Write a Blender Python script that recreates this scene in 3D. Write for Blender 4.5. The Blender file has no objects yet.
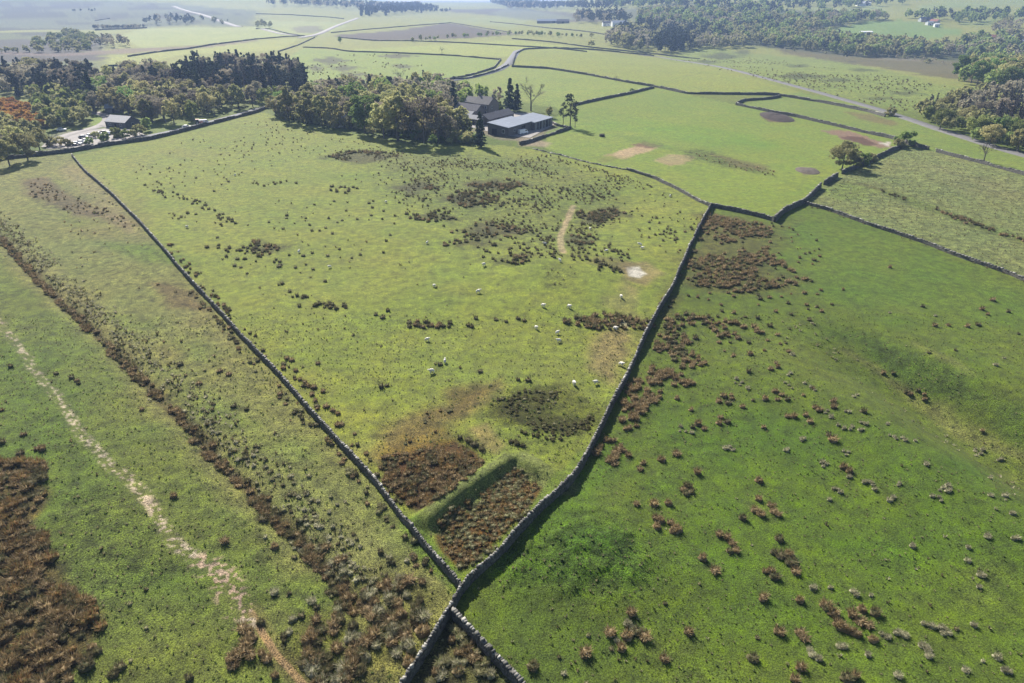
import bpy, bmesh, math, random
import numpy as np
from mathutils import Vector, Matrix

scene = bpy.context.scene
COL = scene.collection
R = math.radians
rng = np.random.default_rng(11)
random.seed(11)

# ------------------------------------------------------------------ camera, sky, sun, exposure
CAM_H, FPX, PITCH = 60.0, 683.0, math.atan((341.5 + 8.0) / 683.0)
cam = bpy.data.cameras.new("camera")
cam.sensor_width = 36.0
cam.lens = 36.0 * FPX / 1024.0
cam.clip_start, cam.clip_end = 0.5, 30000.0
cam_o = bpy.data.objects.new("camera", cam)
COL.objects.link(cam_o)
cam_o.location = (0, 0, CAM_H)
cam_o.rotation_euler = (math.pi / 2 - PITCH, 0, 0)
scene.camera = cam_o

SUN_EL, SUN_AZ = 36.0, -26.0          # azimuth from straight ahead, negative = to the left
world = bpy.data.worlds.new("World")
scene.world = world
world.use_nodes = True
wn = world.node_tree
sky = wn.nodes.new("ShaderNodeTexSky")
sky.sky_type = 'NISHITA'
sky.sun_disc = False
sky.sun_elevation = R(SUN_EL)
sky.sun_rotation = R(SUN_AZ)
sky.air_density, sky.dust_density = 1.0, 1.2
wn.links.new(sky.outputs[0], wn.nodes["Background"].inputs[0])
wn.nodes["Background"].inputs[1].default_value = 0.062
sun = bpy.data.lights.new("sun", 'SUN')
sun.energy, sun.angle, sun.color = 4.9, R(0.5), (1.0, 0.95, 0.87)
sun_o = bpy.data.objects.new("sun", sun)
COL.objects.link(sun_o)
sdir = Vector((math.sin(R(SUN_AZ)) * math.cos(R(SUN_EL)), math.cos(R(SUN_AZ)) * math.cos(R(SUN_EL)), math.sin(R(SUN_EL))))
sun_o.rotation_euler = (-sdir).to_track_quat('-Z', 'Y').to_euler()
vs = scene.view_settings
vs.view_transform, vs.look, vs.gamma, vs.exposure = 'Standard', 'None', 1.0, 1.3
vs.use_curve_mapping = False
scene.cycles.use_denoising = True
scene.cycles.max_bounces = 6
scene.cycles.volume_bounces = 1
scene.cycles.transparent_max_bounces = 8
HAZE_DENSITY = 1.7e-4
K_ALB = 0.36                           # lit colour of a sunlit surface -> its base colour

# ------------------------------------------------------------------ small helpers
def lin(c):
    c = np.asarray(c, float) / 255.0
    return np.where(c <= 0.04045, c / 12.92, ((c + 0.055) / 1.055) ** 2.4)

def alb(c):
    return lin(c) * K_ALB

def sstep(a, b, x):
    t = np.clip((x - a) / (b - a), 0, 1)
    return t * t * (3 - 2 * t)

def _hash(i, j, seed):
    h = (i.astype(np.int64) * 374761393 + j.astype(np.int64) * 668265263 + seed * 974634777) & 0xFFFFFFFF
    h = ((h ^ (h >> 13)) * 1274126177) & 0xFFFFFFFF
    h = h ^ (h >> 16)
    return (h & 0xFFFFFF) / float(0xFFFFFF)

def vnoise(x, y, seed=0):
    xi, yi = np.floor(x), np.floor(y)
    fx, fy = x - xi, y - yi
    fx = fx * fx * (3 - 2 * fx)
    fy = fy * fy * (3 - 2 * fy)
    a, b = _hash(xi, yi, seed), _hash(xi + 1, yi, seed)
    c, d = _hash(xi, yi + 1, seed), _hash(xi + 1, yi + 1, seed)
    return (a * (1 - fx) + b * fx) * (1 - fy) + (c * (1 - fx) + d * fx) * fy

def fbm(x, y, wl, seed=0, octs=3, gain=0.5):
    """noise in -1..1, wl = wavelength in metres"""
    s, amp, tot = 0.0, 1.0, 0.0
    for k in range(octs):
        f = 2.0 ** k / wl
        ca, sa = math.cos(0.6 * k + seed), math.sin(0.6 * k + seed)
        s = s + amp * (vnoise((x * ca - y * sa) * f, (x * sa + y * ca) * f, seed + k * 17) * 2 - 1)
        tot += amp
        amp *= gain
    return s / tot

def seg_dist(x, y, pts):
    """distance to a polyline and the running parameter (0..n)"""
    best = np.full(x.shape, 1e9)
    par = np.zeros(x.shape)
    for k in range(len(pts) - 1):
        ax, ay = pts[k][0], pts[k][1]
        bx, by = pts[k + 1][0], pts[k + 1][1]
        dx, dy = bx - ax, by - ay
        t = np.clip(((x - ax) * dx + (y - ay) * dy) / (dx * dx + dy * dy + 1e-9), 0, 1)
        d = np.hypot(x - ax - t * dx, y - ay - t * dy)
        m = d < best
        best = np.where(m, d, best)
        par = np.where(m, k + t, par)
    return best, par

def inside(x, y, pts):
    r = np.zeros(x.shape, bool)
    n = len(pts)
    for k in range(n):
        ax, ay = pts[k][0], pts[k][1]
        bx, by = pts[(k + 1) % n][0], pts[(k + 1) % n][1]
        if ay == by:
            continue
        c = ((ay > y) != (by > y)) & (x < (bx - ax) * (y - ay) / (by - ay) + ax)
        r ^= c
    return r

FW = np.array([0, math.cos(PITCH), -math.sin(PITCH)])
UP = np.array([0, math.sin(PITCH), math.cos(PITCH)])

def ray(u, v):
    u, v = np.asarray(u, float), np.asarray(v, float)
    a, b = (u - 512.0) / FPX, (341.5 - v) / FPX
    d = FW[None, :] + a[:, None] * np.array([1.0, 0, 0])[None, :] + b[:, None] * UP[None, :]
    return d

def flat(pts):
    """photo points -> points of the level plane z = 0"""
    p = np.array(pts, float)
    d = ray(p[:, 0], p[:, 1])
    t = CAM_H / np.maximum(-d[:, 2], 1e-4)
    return np.stack([d[:, 0] * t, d[:, 1] * t], 1)

# ------------------------------------------------------------------ the lie of the land
P_DITCH = [(-120, 140), (0, 238), (22, 262), (50, 290), (92, 330), (102, 340), (140, 377), (175, 412), (215, 457), (250, 490), (271, 517), (299, 538), (319, 560), (339, 586), (352, 605)]
P_GULLY = [(800, 322), (840, 340), (875, 367), (930, 397), (985, 432), (1030, 458), (1120, 510)]
P_BANK = [(418, 528), (432, 517), (470, 489), (508, 464), (520, 463), (545, 478), (566, 488)]
W_DITCH, W_GULLY, W_BANK = flat(P_DITCH), flat(P_GULLY), flat(P_BANK)
C_MOUND = flat([(565, 545)])[0]
C_KNOLL = flat([(560, 268)])[0]
C_LUMP = flat([(590, 535), (640, 575)])

def ground_h(x, y):
    x, y = np.asarray(x, float), np.asarray(y, float)
    d = np.hypot(x, y)
    az = np.degrees(np.arctan2(x, np.maximum(y, 1e-3)))
    z = 0.9 * fbm(x, y, 75, 3, 2) * (1 - sstep(350, 650, d)) + 2.0 * fbm(x, y, 420, 9, 2) * sstep(300, 600, d)
    lw = 1 - sstep(-17, -8, az)
    rw = sstep(2, 14, az)
    z = z + 80 * lw * sstep(1200, 4800, d) - 38 * (1 - lw) * (1 - rw) * sstep(4700, 7500, d)
    z = z - 12 * rw * np.exp(-((d - 1000) / 260.0) ** 2) + rw * (30 * sstep(1150, 1900, d) + 140 * sstep(1700, 4600, d))
    z = z + rw * 34 * fbm(x, y, 800, 21, 3) * sstep(1300, 2200, d) + lw * 18 * fbm(x, y, 600, 23, 3) * sstep(1000, 2000, d)
    near = d < 420
    if np.any(near):
        xs, ys, zs = x[near], y[near], z[near]
        dd, _ = seg_dist(xs, ys, W_DITCH)
        zs = zs - 0.7 * np.exp(-(dd / 1.6) ** 2)
        dd, par = seg_dist(xs, ys, W_GULLY)
        tp = sstep(0.0, 3.6, par)
        zs = zs - tp * (4.6 * np.exp(-(dd / 8.5) ** 2) - 1.4 * np.exp(-((dd - 16) / 9.0) ** 2))
        dd, par = seg_dist(xs, ys, W_BANK)
        zs = zs + 1.8 * (1 + .10 * fbm(xs, ys, 5, 19, 2)) * np.exp(-np.abs(dd / 1.75) ** 3.0) * sstep(-0.3, 0.8, par) * (1 - 0.8 * sstep(4.4, 6.0, par))
        zs = zs + 2.3 * np.exp(-((xs - C_MOUND[0]) ** 2 + (ys - C_MOUND[1]) ** 2) / 12.0 ** 2)
        zs = zs + 1.4 * np.exp(-(((xs - C_KNOLL[0]) / 26) ** 2 + ((ys - C_KNOLL[1]) / 22) ** 2))
        z[near] = zs
    return z

def gz(x, y):
    return float(ground_h(np.array([x]), np.array([y]))[0])

_T = np.concatenate([np.geomspace(30, 13000, 420)])
def at_many(pts):
    """photo points -> points on the ground"""
    p = np.array(pts, float)
    d = ray(p[:, 0], p[:, 1])
    out = np.zeros((len(p), 3))
    for k in range(len(p)):
        X, Y, Z = d[k, 0] * _T, d[k, 1] * _T, CAM_H + d[k, 2] * _T
        g = Z - ground_h(X, Y)
        hit = np.nonzero(g < 0)[0]
        if len(hit) == 0:
            t = _T[-1]
        else:
            i = hit[0]
            a, b = (_T[i - 1] if i else 1.0), _T[i]
            for _ in range(22):
                m = 0.5 * (a + b)
                q = d[k] * m
                if CAM_H + q[2] - ground_h(np.array([q[0]]), np.array([q[1]]))[0] < 0:
                    b = m
                else:
                    a = m
            t = 0.5 * (a + b)
        q = d[k] * t
        out[k] = (q[0], q[1], CAM_H + q[2])
    return out

def at(u, v):
    return at_many([(u, v)])[0]

def depth_of(x, y, z):
    return y * FW[1] + (z - CAM_H) * FW[2]

def pix(x, y, z):
    dz = z - CAM_H
    dep = y * FW[1] + dz * FW[2]
    return 512 + FPX * x / dep, 341.5 - FPX * (y * UP[1] + dz * UP[2]) / dep, FPX / dep

# ------------------------------------------------------------------ mesh and material helpers
def np_mesh(name, V, F, cols=None, smooth=False, attr="col"):
    """V (n,3); F (m,3) or (m,4) array"""
    V = np.ascontiguousarray(V, np.float32)
    F = np.ascontiguousarray(F, np.int32)
    me = bpy.data.meshes.new(name)
    k = F.shape[1]
    me.vertices.add(len(V))
    me.vertices.foreach_set("co", V.ravel())
    me.loops.add(F.size)
    me.loops.foreach_set("vertex_index", F.ravel())
    me.polygons.add(len(F))
    me.polygons.foreach_set("loop_start", np.arange(0, F.size, k, dtype=np.int32))
    me.polygons.foreach_set("loop_total", np.full(len(F), k, np.int32))
    if smooth:
        me.polygons.foreach_set("use_smooth", np.ones(len(F), bool))
    if cols is not None:
        a = me.attributes.new(attr, 'FLOAT_COLOR', 'POINT')
        c = np.ones((len(V), 4), np.float32)
        c[:, :cols.shape[1]] = cols
        a.data.foreach_set("color", c.ravel())
    me.update(calc_edges=True)
    return me

def link(name, me, m=None, parent=None):
    o = bpy.data.objects.new(name, me)
    COL.objects.link(o)
    if m is not None and me is not None and len(me.materials) == 0:
        me.materials.append(m)
    if parent is not None:
        o.parent = parent
    return o

def tag(o, label=None, cat=None, group=None, kind=None):
    if label: o["label"] = label
    if cat: o["category"] = cat
    if group: o["group"] = group
    if kind: o["kind"] = kind
    return o

def empty(name, loc, rz=0.0):
    o = bpy.data.objects.new(name, None)
    o.empty_display_size = 0.3
    COL.objects.link(o)
    o.location = loc
    o.rotation_euler = (0, 0, rz)
    return o

def copy_tree(o, parent=None):
    c = o.copy()
    COL.objects.link(c)
    if parent is not None:
        c.parent = parent
    for ch in list(o.children):
        copy_tree(ch, c)
    return c

class MB:
    """collects shapes and links them as ONE mesh object"""
    def __init__(self):
        self.v, self.f = [], []
    def add(self, vs, fs):
        n = len(self.v)
        self.v.extend([tuple(p) for p in vs])
        self.f.extend([tuple(i + n for i in f) for f in fs])
    def box(self, x0, x1, y0, y1, z0, z1):
        vs = [(x0, y0, z0), (x1, y0, z0), (x1, y1, z0), (x0, y1, z0), (x0, y0, z1), (x1, y0, z1), (x1, y1, z1), (x0, y1, z1)]
        self.add(vs, [(3, 2, 1, 0), (4, 5, 6, 7), (0, 1, 5, 4), (1, 2, 6, 5), (2, 3, 7, 6), (3, 0, 4, 7)])
    def prism_x(self, prof, x0, x1):
        """profile of (y, z) points, counter-clockwise seen from +x, swept along x"""
        n = len(prof)
        vs = [(x0, y, z) for y, z in prof] + [(x1, y, z) for y, z in prof]
        fs = [tuple(range(n - 1, -1, -1)), tuple(range(n, 2 * n))]
        for i in range(n):
            j = (i + 1) % n
            fs.append((i, j, n + j, n + i))
        self.add(vs, fs)
    def cyl(self, p0, p1, r0, r1, n=8, caps=True):
        p0, p1 = Vector(p0), Vector(p1)
        d = (p1 - p0).normalized()
        a = d.orthogonal().normalized()
        b = d.cross(a)
        vs = []
        for p, r in ((p0, r0), (p1, r1)):
            for i in range(n):
                t = 2 * math.pi * i / n
                vs.append(p + (a * math.cos(t) + b * math.sin(t)) * r)
        fs = [(i, (i + 1) % n, n + (i + 1) % n, n + i) for i in range(n)]
        if caps:
            fs += [tuple(range(n - 1, -1, -1)), tuple(range(n, 2 * n))]
        self.add(vs, fs)
    def mesh(self, name, smooth=False):
        me = bpy.data.meshes.new(name)
        me.from_pydata(self.v, [], self.f)
        if smooth:
            me.polygons.foreach_set("use_smooth", np.ones(len(me.polygons), bool))
        me.update()
        return me
    def build(self, name, m, parent=None, smooth=False):
        return link(name, self.mesh(name, smooth), m, parent)

def new_mat(name):
    m = bpy.data.materials.new(name)
    m.use_nodes = True
    nt = m.node_tree
    b = nt.nodes["Principled BSDF"]
    b.inputs["Roughness"].default_value = 0.85
    b.inputs["Specular IOR Level"].default_value = 0.25
    return m, nt, b

def node(nt, typ, **kw):
    n = nt.nodes.new(typ)
    for k, v in kw.items():
        setattr(n, k, v)
    return n

def noise_node(nt, vec, scale, detail=4, rough=0.6):
    n = node(nt, "ShaderNodeTexNoise")
    n.inputs["Scale"].default_value = scale
    n.inputs["Detail"].default_value = detail
    n.inputs["Roughness"].default_value = rough
    nt.links.new(vec, n.inputs["Vector"])
    return n.outputs["Fac"]

def maprange(nt, val, a, b, c, d):
    n = node(nt, "ShaderNodeMapRange")
    for i, x in enumerate((a, b, c, d)):
        n.inputs[1 + i].default_value = x
    nt.links.new(val, n.inputs[0])
    return n.outputs[0]

def mul_col(nt, col, fac):
    n = node(nt, "ShaderNodeVectorMath", operation='SCALE')
    nt.links.new(col, n.inputs[0])
    nt.links.new(fac, n.inputs["Scale"])
    return n.outputs[0]

def mix_col(nt, fac, a, b):
    n = node(nt, "ShaderNodeMix", data_type='RGBA')
    if isinstance(fac, float): n.inputs[0].default_value = fac
    else: nt.links.new(fac, n.inputs[0])
    for s, x in ((6, a), (7, b)):
        if hasattr(x, "is_linked"): nt.links.new(x, n.inputs[s])
        else: n.inputs[s].default_value = (*x, 1)
    return n.outputs[2]

def simple_mat(name, col, rough=0.8, var=0.25, scale=1.5, metal=0.0, spec=0.3):
    """base colour mottled by object-space noise"""
    m, nt, b = new_mat(name)
    tc = node(nt, "ShaderNodeTexCoord")
    f = noise_node(nt, tc.outputs["Object"], scale, 5)
    g = maprange(nt, f, 0.3, 0.7, 1 - var, 1 + var)
    rgb = node(nt, "ShaderNodeRGB")
    rgb.outputs[0].default_value = (*col, 1)
    nt.links.new(mul_col(nt, rgb.outputs[0], g), b.inputs["Base Color"])
    b.inputs["Roughness"].default_value = rough
    b.inputs["Metallic"].default_value = metal
    b.inputs["Specular IOR Level"].default_value = spec
    return m

# ------------------------------------------------------------------ boundaries traced from the photograph (wall feet)
WALLS = {}
def wline(key, pts):
    WALLS[key] = pts
wline("central", [(392, 712), (408, 683), (431, 648), (450, 614), (462, 592), (476, 577), (499, 558), (513, 542), (527, 526), (544, 508), (571, 483), (584, 463), (597, 438), (609, 413), (622, 388), (634, 363), (646, 336), (659, 311), (672, 290), (682, 266), (692, 243), (703, 221), (711, 207)])
wline("long", [(461, 589), (433, 556), (408, 526), (394, 509), (373, 481), (338, 443), (306, 408), (281, 378), (256, 352), (245, 341), (220, 313), (190, 281), (160, 246), (140, 223), (115, 198), (85, 172), (72, 156)])
wline("spur", [(453, 617), (463, 627), (490, 656), (524, 692)])
wline("east", [(711, 207), (737, 212), (767, 219), (774, 222)])
wline("northwest", [(711, 207), (699, 202), (674, 188), (652, 178), (627, 170)])
wline("lane_a", [(774, 222), (783, 213), (804, 203), (820, 188)])
wline("lane_b", [(824, 185), (837, 177)])
wline("lane_c", [(842, 174), (870, 162), (890, 152), (905, 146)])
wline("right", [(805, 204), (830, 211), (868, 225), (893, 233), (928, 245), (958, 257), (1005, 273), (1040, 288)])
wline("top_a", [(736, 105), (764, 111), (800, 118), (843, 128), (893, 139), (905, 144), (928, 150)])
wline("top_b", [(936, 152), (979, 163), (1030, 177)])
wline("loop", [(736, 105), (744, 101), (760, 100), (772, 99), (781, 97)])
wline("far_a", [(512, 67), (549, 69), (587, 75), (624, 82), (654, 87), (687, 94), (767, 95), (781, 96), (818, 102), (868, 112), (885, 117)])
wline("far_b", [(573, 106), (600, 100), (630, 94), (654, 88)])
wline("road_wall", [(-30, 164), (0, 160), (37, 156), (72, 152), (112, 145), (150, 140), (190, 130), (225, 121), (256, 113), (268, 108)])
FIELD = {}

# ------------------------------------------------------------------ ground: one sheet out to the skyline
def ground_rings():
    r = [0.0, 4, 10, 17, 24]
    d = 30.0
    while d < 9000:
        r.append(d)
        th = math.atan2(CAM_H, d) - PITCH
        dv = FPX / math.cos(th) ** 2 * CAM_H / (d * d + CAM_H * CAM_H)
        d += min(max(1.25 / dv, 0.12), 160.0)
    return np.array(r + [9000.0])

rings = ground_rings()
azs = np.radians(np.concatenate([np.arange(-180, -54, 6.0), np.arange(-54, 54.01, 0.092), np.arange(60, 180, 6.0)]))
NA, NR = len(azs), len(rings)
A_, R_ = np.meshgrid(azs, rings)
GX, GY = (np.sin(A_) * R_).ravel(), (np.cos(A_) * R_).ravel()
GD = np.hypot(GX, GY)
GZ = ground_h(GX, GY)

L = {}
def wpts(pts):
    return at_many(pts)[:, :2]
WW = {k: wpts(v) for k, v in WALLS.items()}

col = np.zeros((len(GX), 3))
bare = np.zeros(len(GX))
rough = np.full(len(GX), 0.35)          # how tussocky the sward is

# wandering offsets that make every edge ragged
n_a, n_b = fbm(GX, GY, 6, 31, 3), fbm(GX, GY, 6, 37, 3)
n_c, n_d = fbm(GX, GY, 45, 41, 3), fbm(GX, GY, 45, 43, 3)
n_e = fbm(GX, GY, 1.3, 47, 2)
n_f = fbm(GX, GY, 17, 53, 3)

def soft_poly(W, soft, warp=0.0, big=0.0):
    W = np.asarray(W)
    pad = soft + warp * 2 + big * 2 + 1
    m = (GX > W[:, 0].min() - pad) & (GX < W[:, 0].max() + pad) & (GY > W[:, 1].min() - pad) & (GY < W[:, 1].max() + pad)
    out = np.zeros(len(GX))
    if not m.any():
        return out
    x = GX[m] + warp * n_a[m] + big * n_c[m]
    y = GY[m] + warp * n_b[m] + big * n_d[m]
    ins = inside(x, y, W)
    if soft > 0:
        d, _ = seg_dist(x, y, np.vstack([W, W[:1]]))
        s = np.where(ins, d, -d)
        out[m] = sstep(-soft, soft, s)
    else:
        out[m] = ins
    return out

def soft_line(W, width, soft, warp=0.0):
    W = np.asarray(W)
    pad = width + soft + warp * 2 + 1
    m = (GX > W[:, 0].min() - pad) & (GX < W[:, 0].max() + pad) & (GY > W[:, 1].min() - pad) & (GY < W[:, 1].max() + pad)
    out = np.zeros(len(GX))
    if m.any():
        d, _ = seg_dist(GX[m] + warp * n_a[m], GY[m] + warp * n_b[m], W)
        out[m] = 1 - sstep(width - soft, width + soft, d)
    return out

def paint(mask, c, amt=1.0, rg=None):
    a = (mask * amt)[:, None]
    col[:] = col * (1 - a) + alb(c)[None, :] * a
    if rg is not None:
        rough[:] = rough * (1 - mask) + rg * mask

# --- whole fields
G_RIGHT, G_MID, G_STRIP, G_LEFT = (111, 129, 52), (150, 160, 73), (146, 148, 84), (123, 135, 64)
col[:] = alb(G_RIGHT)
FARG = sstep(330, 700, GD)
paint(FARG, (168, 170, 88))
F_right = np.vstack([WW["central"], WW["east"], WW["lane_a"][1:3], WW["right"], wpts([(1300, 380), (1500, 900), (600, 1400)])])
F_mid = np.vstack([WW["long"], wpts([(110, 148), (190, 131), (262, 112), (300, 124), (370, 137), (430, 147), (500, 145), (534, 150), (580, 160), (627, 170)]), WW["northwest"][::-1], WW["central"][::-1][:-4]])
F_strip = np.vstack([W_DITCH[::-1], wpts([(-150, 168)]), WW["road_wall"][1:4], WW["long"][::-1], wpts([(450, 614), (408, 683), (380, 730), (330, 700)])])
F_left = np.vstack([W_DITCH, wpts([(345, 690), (330, 900), (-700, 900), (-700, 200)])])
F_rr = np.vstack([WW["right"], wpts([(1200, 360), (1200, 230)]), WW["top_b"][::-1], WW["top_a"][-1:], WW["lane_c"][::-1], WW["lane_b"][::-1], WW["lane_a"][::-1][:2]])
F_up = np.vstack([WW["northwest"][::-1], WW["east"], WW["lane_a"], WW["lane_b"], WW["lane_c"], WW["top_a"][::-1], WW["far_a"][::-1][5:], wpts([(560, 112), (548, 130), (545, 148), (580, 160)])])
F_strip2 = np.vstack([WW["top_a"], WW["top_b"], wpts([(1200, 215), (1200, 190), (1024, 156), (940, 130), (870, 106), (780, 88), (780, 97)])])
F_spur = np.vstack([WW["spur"], wpts([(500, 760), (380, 740)]), WW["central"][:4]])
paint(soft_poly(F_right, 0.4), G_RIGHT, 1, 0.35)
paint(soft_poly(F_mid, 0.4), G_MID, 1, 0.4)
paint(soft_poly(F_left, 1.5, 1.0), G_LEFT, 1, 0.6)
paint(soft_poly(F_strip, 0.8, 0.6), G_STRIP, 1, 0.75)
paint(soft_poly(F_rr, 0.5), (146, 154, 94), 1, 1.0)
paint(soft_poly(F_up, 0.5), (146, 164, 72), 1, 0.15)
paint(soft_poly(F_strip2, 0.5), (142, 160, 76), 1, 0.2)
paint(soft_poly(F_spur, 0.4), (96, 92, 56), 1, 0.8)

def P(pts, c, amt=1.0, soft=2.0, warp=2.0, big=0.0, rg=None):
    paint(soft_poly(wpts(pts), soft, warp, big), c, amt, rg)
def Ln(pts, width, c, amt=1.0, soft=0.5, warp=0.5, rg=None):
    paint(soft_line(wpts(pts), width, soft, warp), c, amt, rg)

# --- far country: pastures, rough moor and heath
P([(-200, 30), (110, 34), (105, 66), (90, 72), (-200, 90)], (106, 116, 74), .85, 15, 10, 20)
P([(-200, 39), (110, 40), (105, 50), (40, 55), (-200, 54)], (84, 74, 76), .85, 12, 10, 15)
P([(-200, 54), (100, 53), (106, 60), (-200, 66)], (82, 72, 74), .9, 8, 8, 10)
P([(0, 52), (60, 54), (120, 49), (212, 45), (256, 39), (256, 42), (212, 47), (120, 54), (50, 56), (0, 54)], (150, 124, 112), .75, 6, 4)
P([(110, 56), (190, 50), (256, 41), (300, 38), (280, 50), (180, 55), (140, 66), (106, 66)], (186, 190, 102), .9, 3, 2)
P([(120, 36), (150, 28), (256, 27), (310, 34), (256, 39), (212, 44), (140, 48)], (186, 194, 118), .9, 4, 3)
P([(-200, -6), (170, 2), (256, 10), (256, 26), (150, 27), (90, 30), (-200, 30)], (104, 114, 84), .9, 30, 20, 30)
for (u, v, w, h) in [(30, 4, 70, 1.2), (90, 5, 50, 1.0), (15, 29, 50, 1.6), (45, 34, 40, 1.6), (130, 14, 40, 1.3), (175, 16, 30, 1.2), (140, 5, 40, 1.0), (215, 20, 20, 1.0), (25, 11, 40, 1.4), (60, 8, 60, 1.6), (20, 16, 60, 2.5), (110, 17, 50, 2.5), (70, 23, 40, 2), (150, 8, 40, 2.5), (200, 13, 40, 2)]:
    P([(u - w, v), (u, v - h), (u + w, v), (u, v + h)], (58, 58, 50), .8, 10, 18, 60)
P([(330, 36), (400, 30), (450, 23), (488, 30), (520, 34), (470, 38), (406, 40), (376, 41)], (96, 76, 76), .9, 8, 6, 10)
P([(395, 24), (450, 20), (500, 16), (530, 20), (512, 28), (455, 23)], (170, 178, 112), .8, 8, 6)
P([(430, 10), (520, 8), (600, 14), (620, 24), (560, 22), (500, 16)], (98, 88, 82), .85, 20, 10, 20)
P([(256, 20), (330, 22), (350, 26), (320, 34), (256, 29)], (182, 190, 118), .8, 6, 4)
P([(293, 27), (318, 26), (326, 31), (296, 34)], (128, 118, 106), .7, 6, 6, 8)
P([(303, 48), (345, 51), (391, 53), (456, 56), (501, 60), (494, 70), (470, 77), (440, 81), (390, 82), (330, 84), (300, 80), (285, 60)], (160, 178, 86), .9, 3, 2)
for (u, v, w, h) in [(328, 61, 16, 5), (345, 68, 14, 4), (355, 74, 10, 3), (400, 56, 22, 2.5), (400, 66, 12, 2), (315, 68, 10, 4)]:
    P([(u - w, v), (u, v - h), (u + w, v), (u, v + h)], (88, 78, 62), .8, 5, 9, 7)
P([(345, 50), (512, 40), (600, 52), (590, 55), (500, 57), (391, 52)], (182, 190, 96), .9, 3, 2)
P([(512, 66), (520, 50), (600, 53), (660, 58), (740, 75), (800, 92), (780, 95), (687, 93), (624, 81), (549, 68)], (164, 172, 82), .95, 3, 2)
P([(500, 68), (512, 67), (549, 69), (587, 75), (654, 88), (600, 100), (560, 108), (535, 105), (490, 92), (455, 84)], (158, 172, 82), .9, 3, 2)
P([(655, 58), (700, 46), (770, 55), (850, 62), (940, 85), (1000, 88), (920, 112), (870, 104), (790, 86), (720, 68)], (152, 166, 84), .9, 8, 6, 6, 0.7)
for (u, v, w, h) in [(720, 56, 20, 4), (800, 76, 26, 4), (745, 52, 14, 3), (838, 80, 22, 3), (800, 66, 16, 2), (880, 98, 18, 3), (860, 70, 14, 2), (905, 92, 14, 3), (705, 62, 16, 2)]:
    P([(u - w, v), (u, v - h), (u + w, v), (u, v + h)], (84, 88, 56), .75, 7, 9, 9, .9)
P([(775, 46), (850, 54), (960, 62), (1000, 74), (975, 82), (930, 76), (870, 66), (780, 52)], (108, 90, 72), .75, 8, 12, 14)
P([(800, 47), (900, 56), (940, 60), (900, 61), (800, 51)], (158, 146, 124), .7, 4, 5)
P([(822, 33), (870, 21), (900, 20), (945, 27), (968, 32), (925, 40), (876, 42), (840, 38)], (124, 162, 82), .95, 5, 3)
P([(955, 24), (1100, 8), (1100, 18), (1024, 17), (980, 27)], (156, 172, 98), .9, 5, 3)
P([(755, 9), (840, 9), (870, 6), (900, 8), (850, 14), (760, 13)], (170, 182, 116), .85, 10, 5)
P([(920, 4), (1024, -1), (1100, 2), (980, 8), (920, 11)], (164, 178, 108), .85, 10, 5)
P([(512, 6), (570, 16), (575, 20), (520, 20), (490, 14)], (142, 150, 114), .7, 10, 8)

P([(640, 26), (720, 30), (780, 34), (815, 34), (870, 42), (950, 46), (1080, 30), (1080, 74), (940, 60), (860, 57), (790, 50), (690, 40)], (84, 94, 62), .85, 12, 10, 10)
P([(600, 12), (700, 3), (860, 14), (850, 24), (800, 34), (720, 30), (640, 26)], (90, 96, 70), .85, 20, 10, 20)
P([(822, 33), (870, 21), (900, 20), (945, 27), (968, 32), (925, 40), (876, 42), (840, 38)], (146, 172, 92), .95, 5, 3)
# --- the upper pasture
P([(604, 156), (640, 145), (662, 147), (625, 159)], (206, 178, 140), .95, .8, 2.2)
P([(632, 145), (644, 141), (664, 146), (650, 149)], (134, 108, 84), .95, .8, 2)
P([(652, 161), (668, 154), (694, 156), (688, 164), (668, 166)], (190, 168, 124), .9, 1.2, 2.5)
P([(596, 160), (612, 154), (620, 158), (604, 163)], (156, 140, 84), .6, 1.5, 1.5)
P([(680, 150), (700, 150), (740, 161), (772, 170), (778, 176), (730, 168), (690, 158)], (106, 116, 62), .7, 2, 3, 3, .9)
P([(708, 153), (760, 164), (776, 173), (740, 167)], (120, 100, 72), .6, 1.5, 2.5)
P([(612, 133), (640, 138), (680, 148), (676, 152), (630, 141)], (112, 140, 62), .5, 2, 3)
P([(760, 113), (785, 115), (798, 122), (770, 122), (762, 118)], (112, 84, 74), .9, .8, 1.2, 0, .9)
P([(820, 130), (850, 131), (882, 142), (895, 148), (880, 148), (845, 140)], (164, 132, 112), 1, .6, 1.8)
P([(840, 137), (862, 137), (878, 145), (866, 146)], (112, 76, 66), .9, .6, 2.5)
P([(878, 143), (890, 142), (889, 147)], (235, 220, 205), 1, .5, 1)
P([(845, 112), (870, 114), (898, 122), (890, 126), (860, 119)], (142, 108, 88), .6, 2, 3)
P([(798, 169), (815, 168), (820, 174), (803, 175)], (132, 116, 92), .9, .8, 1)
P([(560, 130), (640, 118), (740, 130), (800, 150), (720, 148), (640, 134)], (130, 166, 66), .5, 8, 4, 10)

# --- the rough field on the right and the ditch through it
Ln([(838, 182), (868, 186), (884, 191), (908, 202), (925, 206), (945, 213), (962, 220), (985, 230), (1005, 236), (1060, 252)], 1.6, (104, 96, 60), .8, 1, 1.2, 1)
Ln([(890, 193), (925, 206), (1040, 246)], 3.6, (126, 142, 74), .7, 2, 1.2)
P([(822, 190), (840, 182), (880, 190), (860, 200), (835, 200)], (142, 158, 80), .7, 3, 2)
P([(930, 165), (1024, 185), (1024, 205), (950, 190)], (150, 148, 100), .6, 10, 5, 8)

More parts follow.
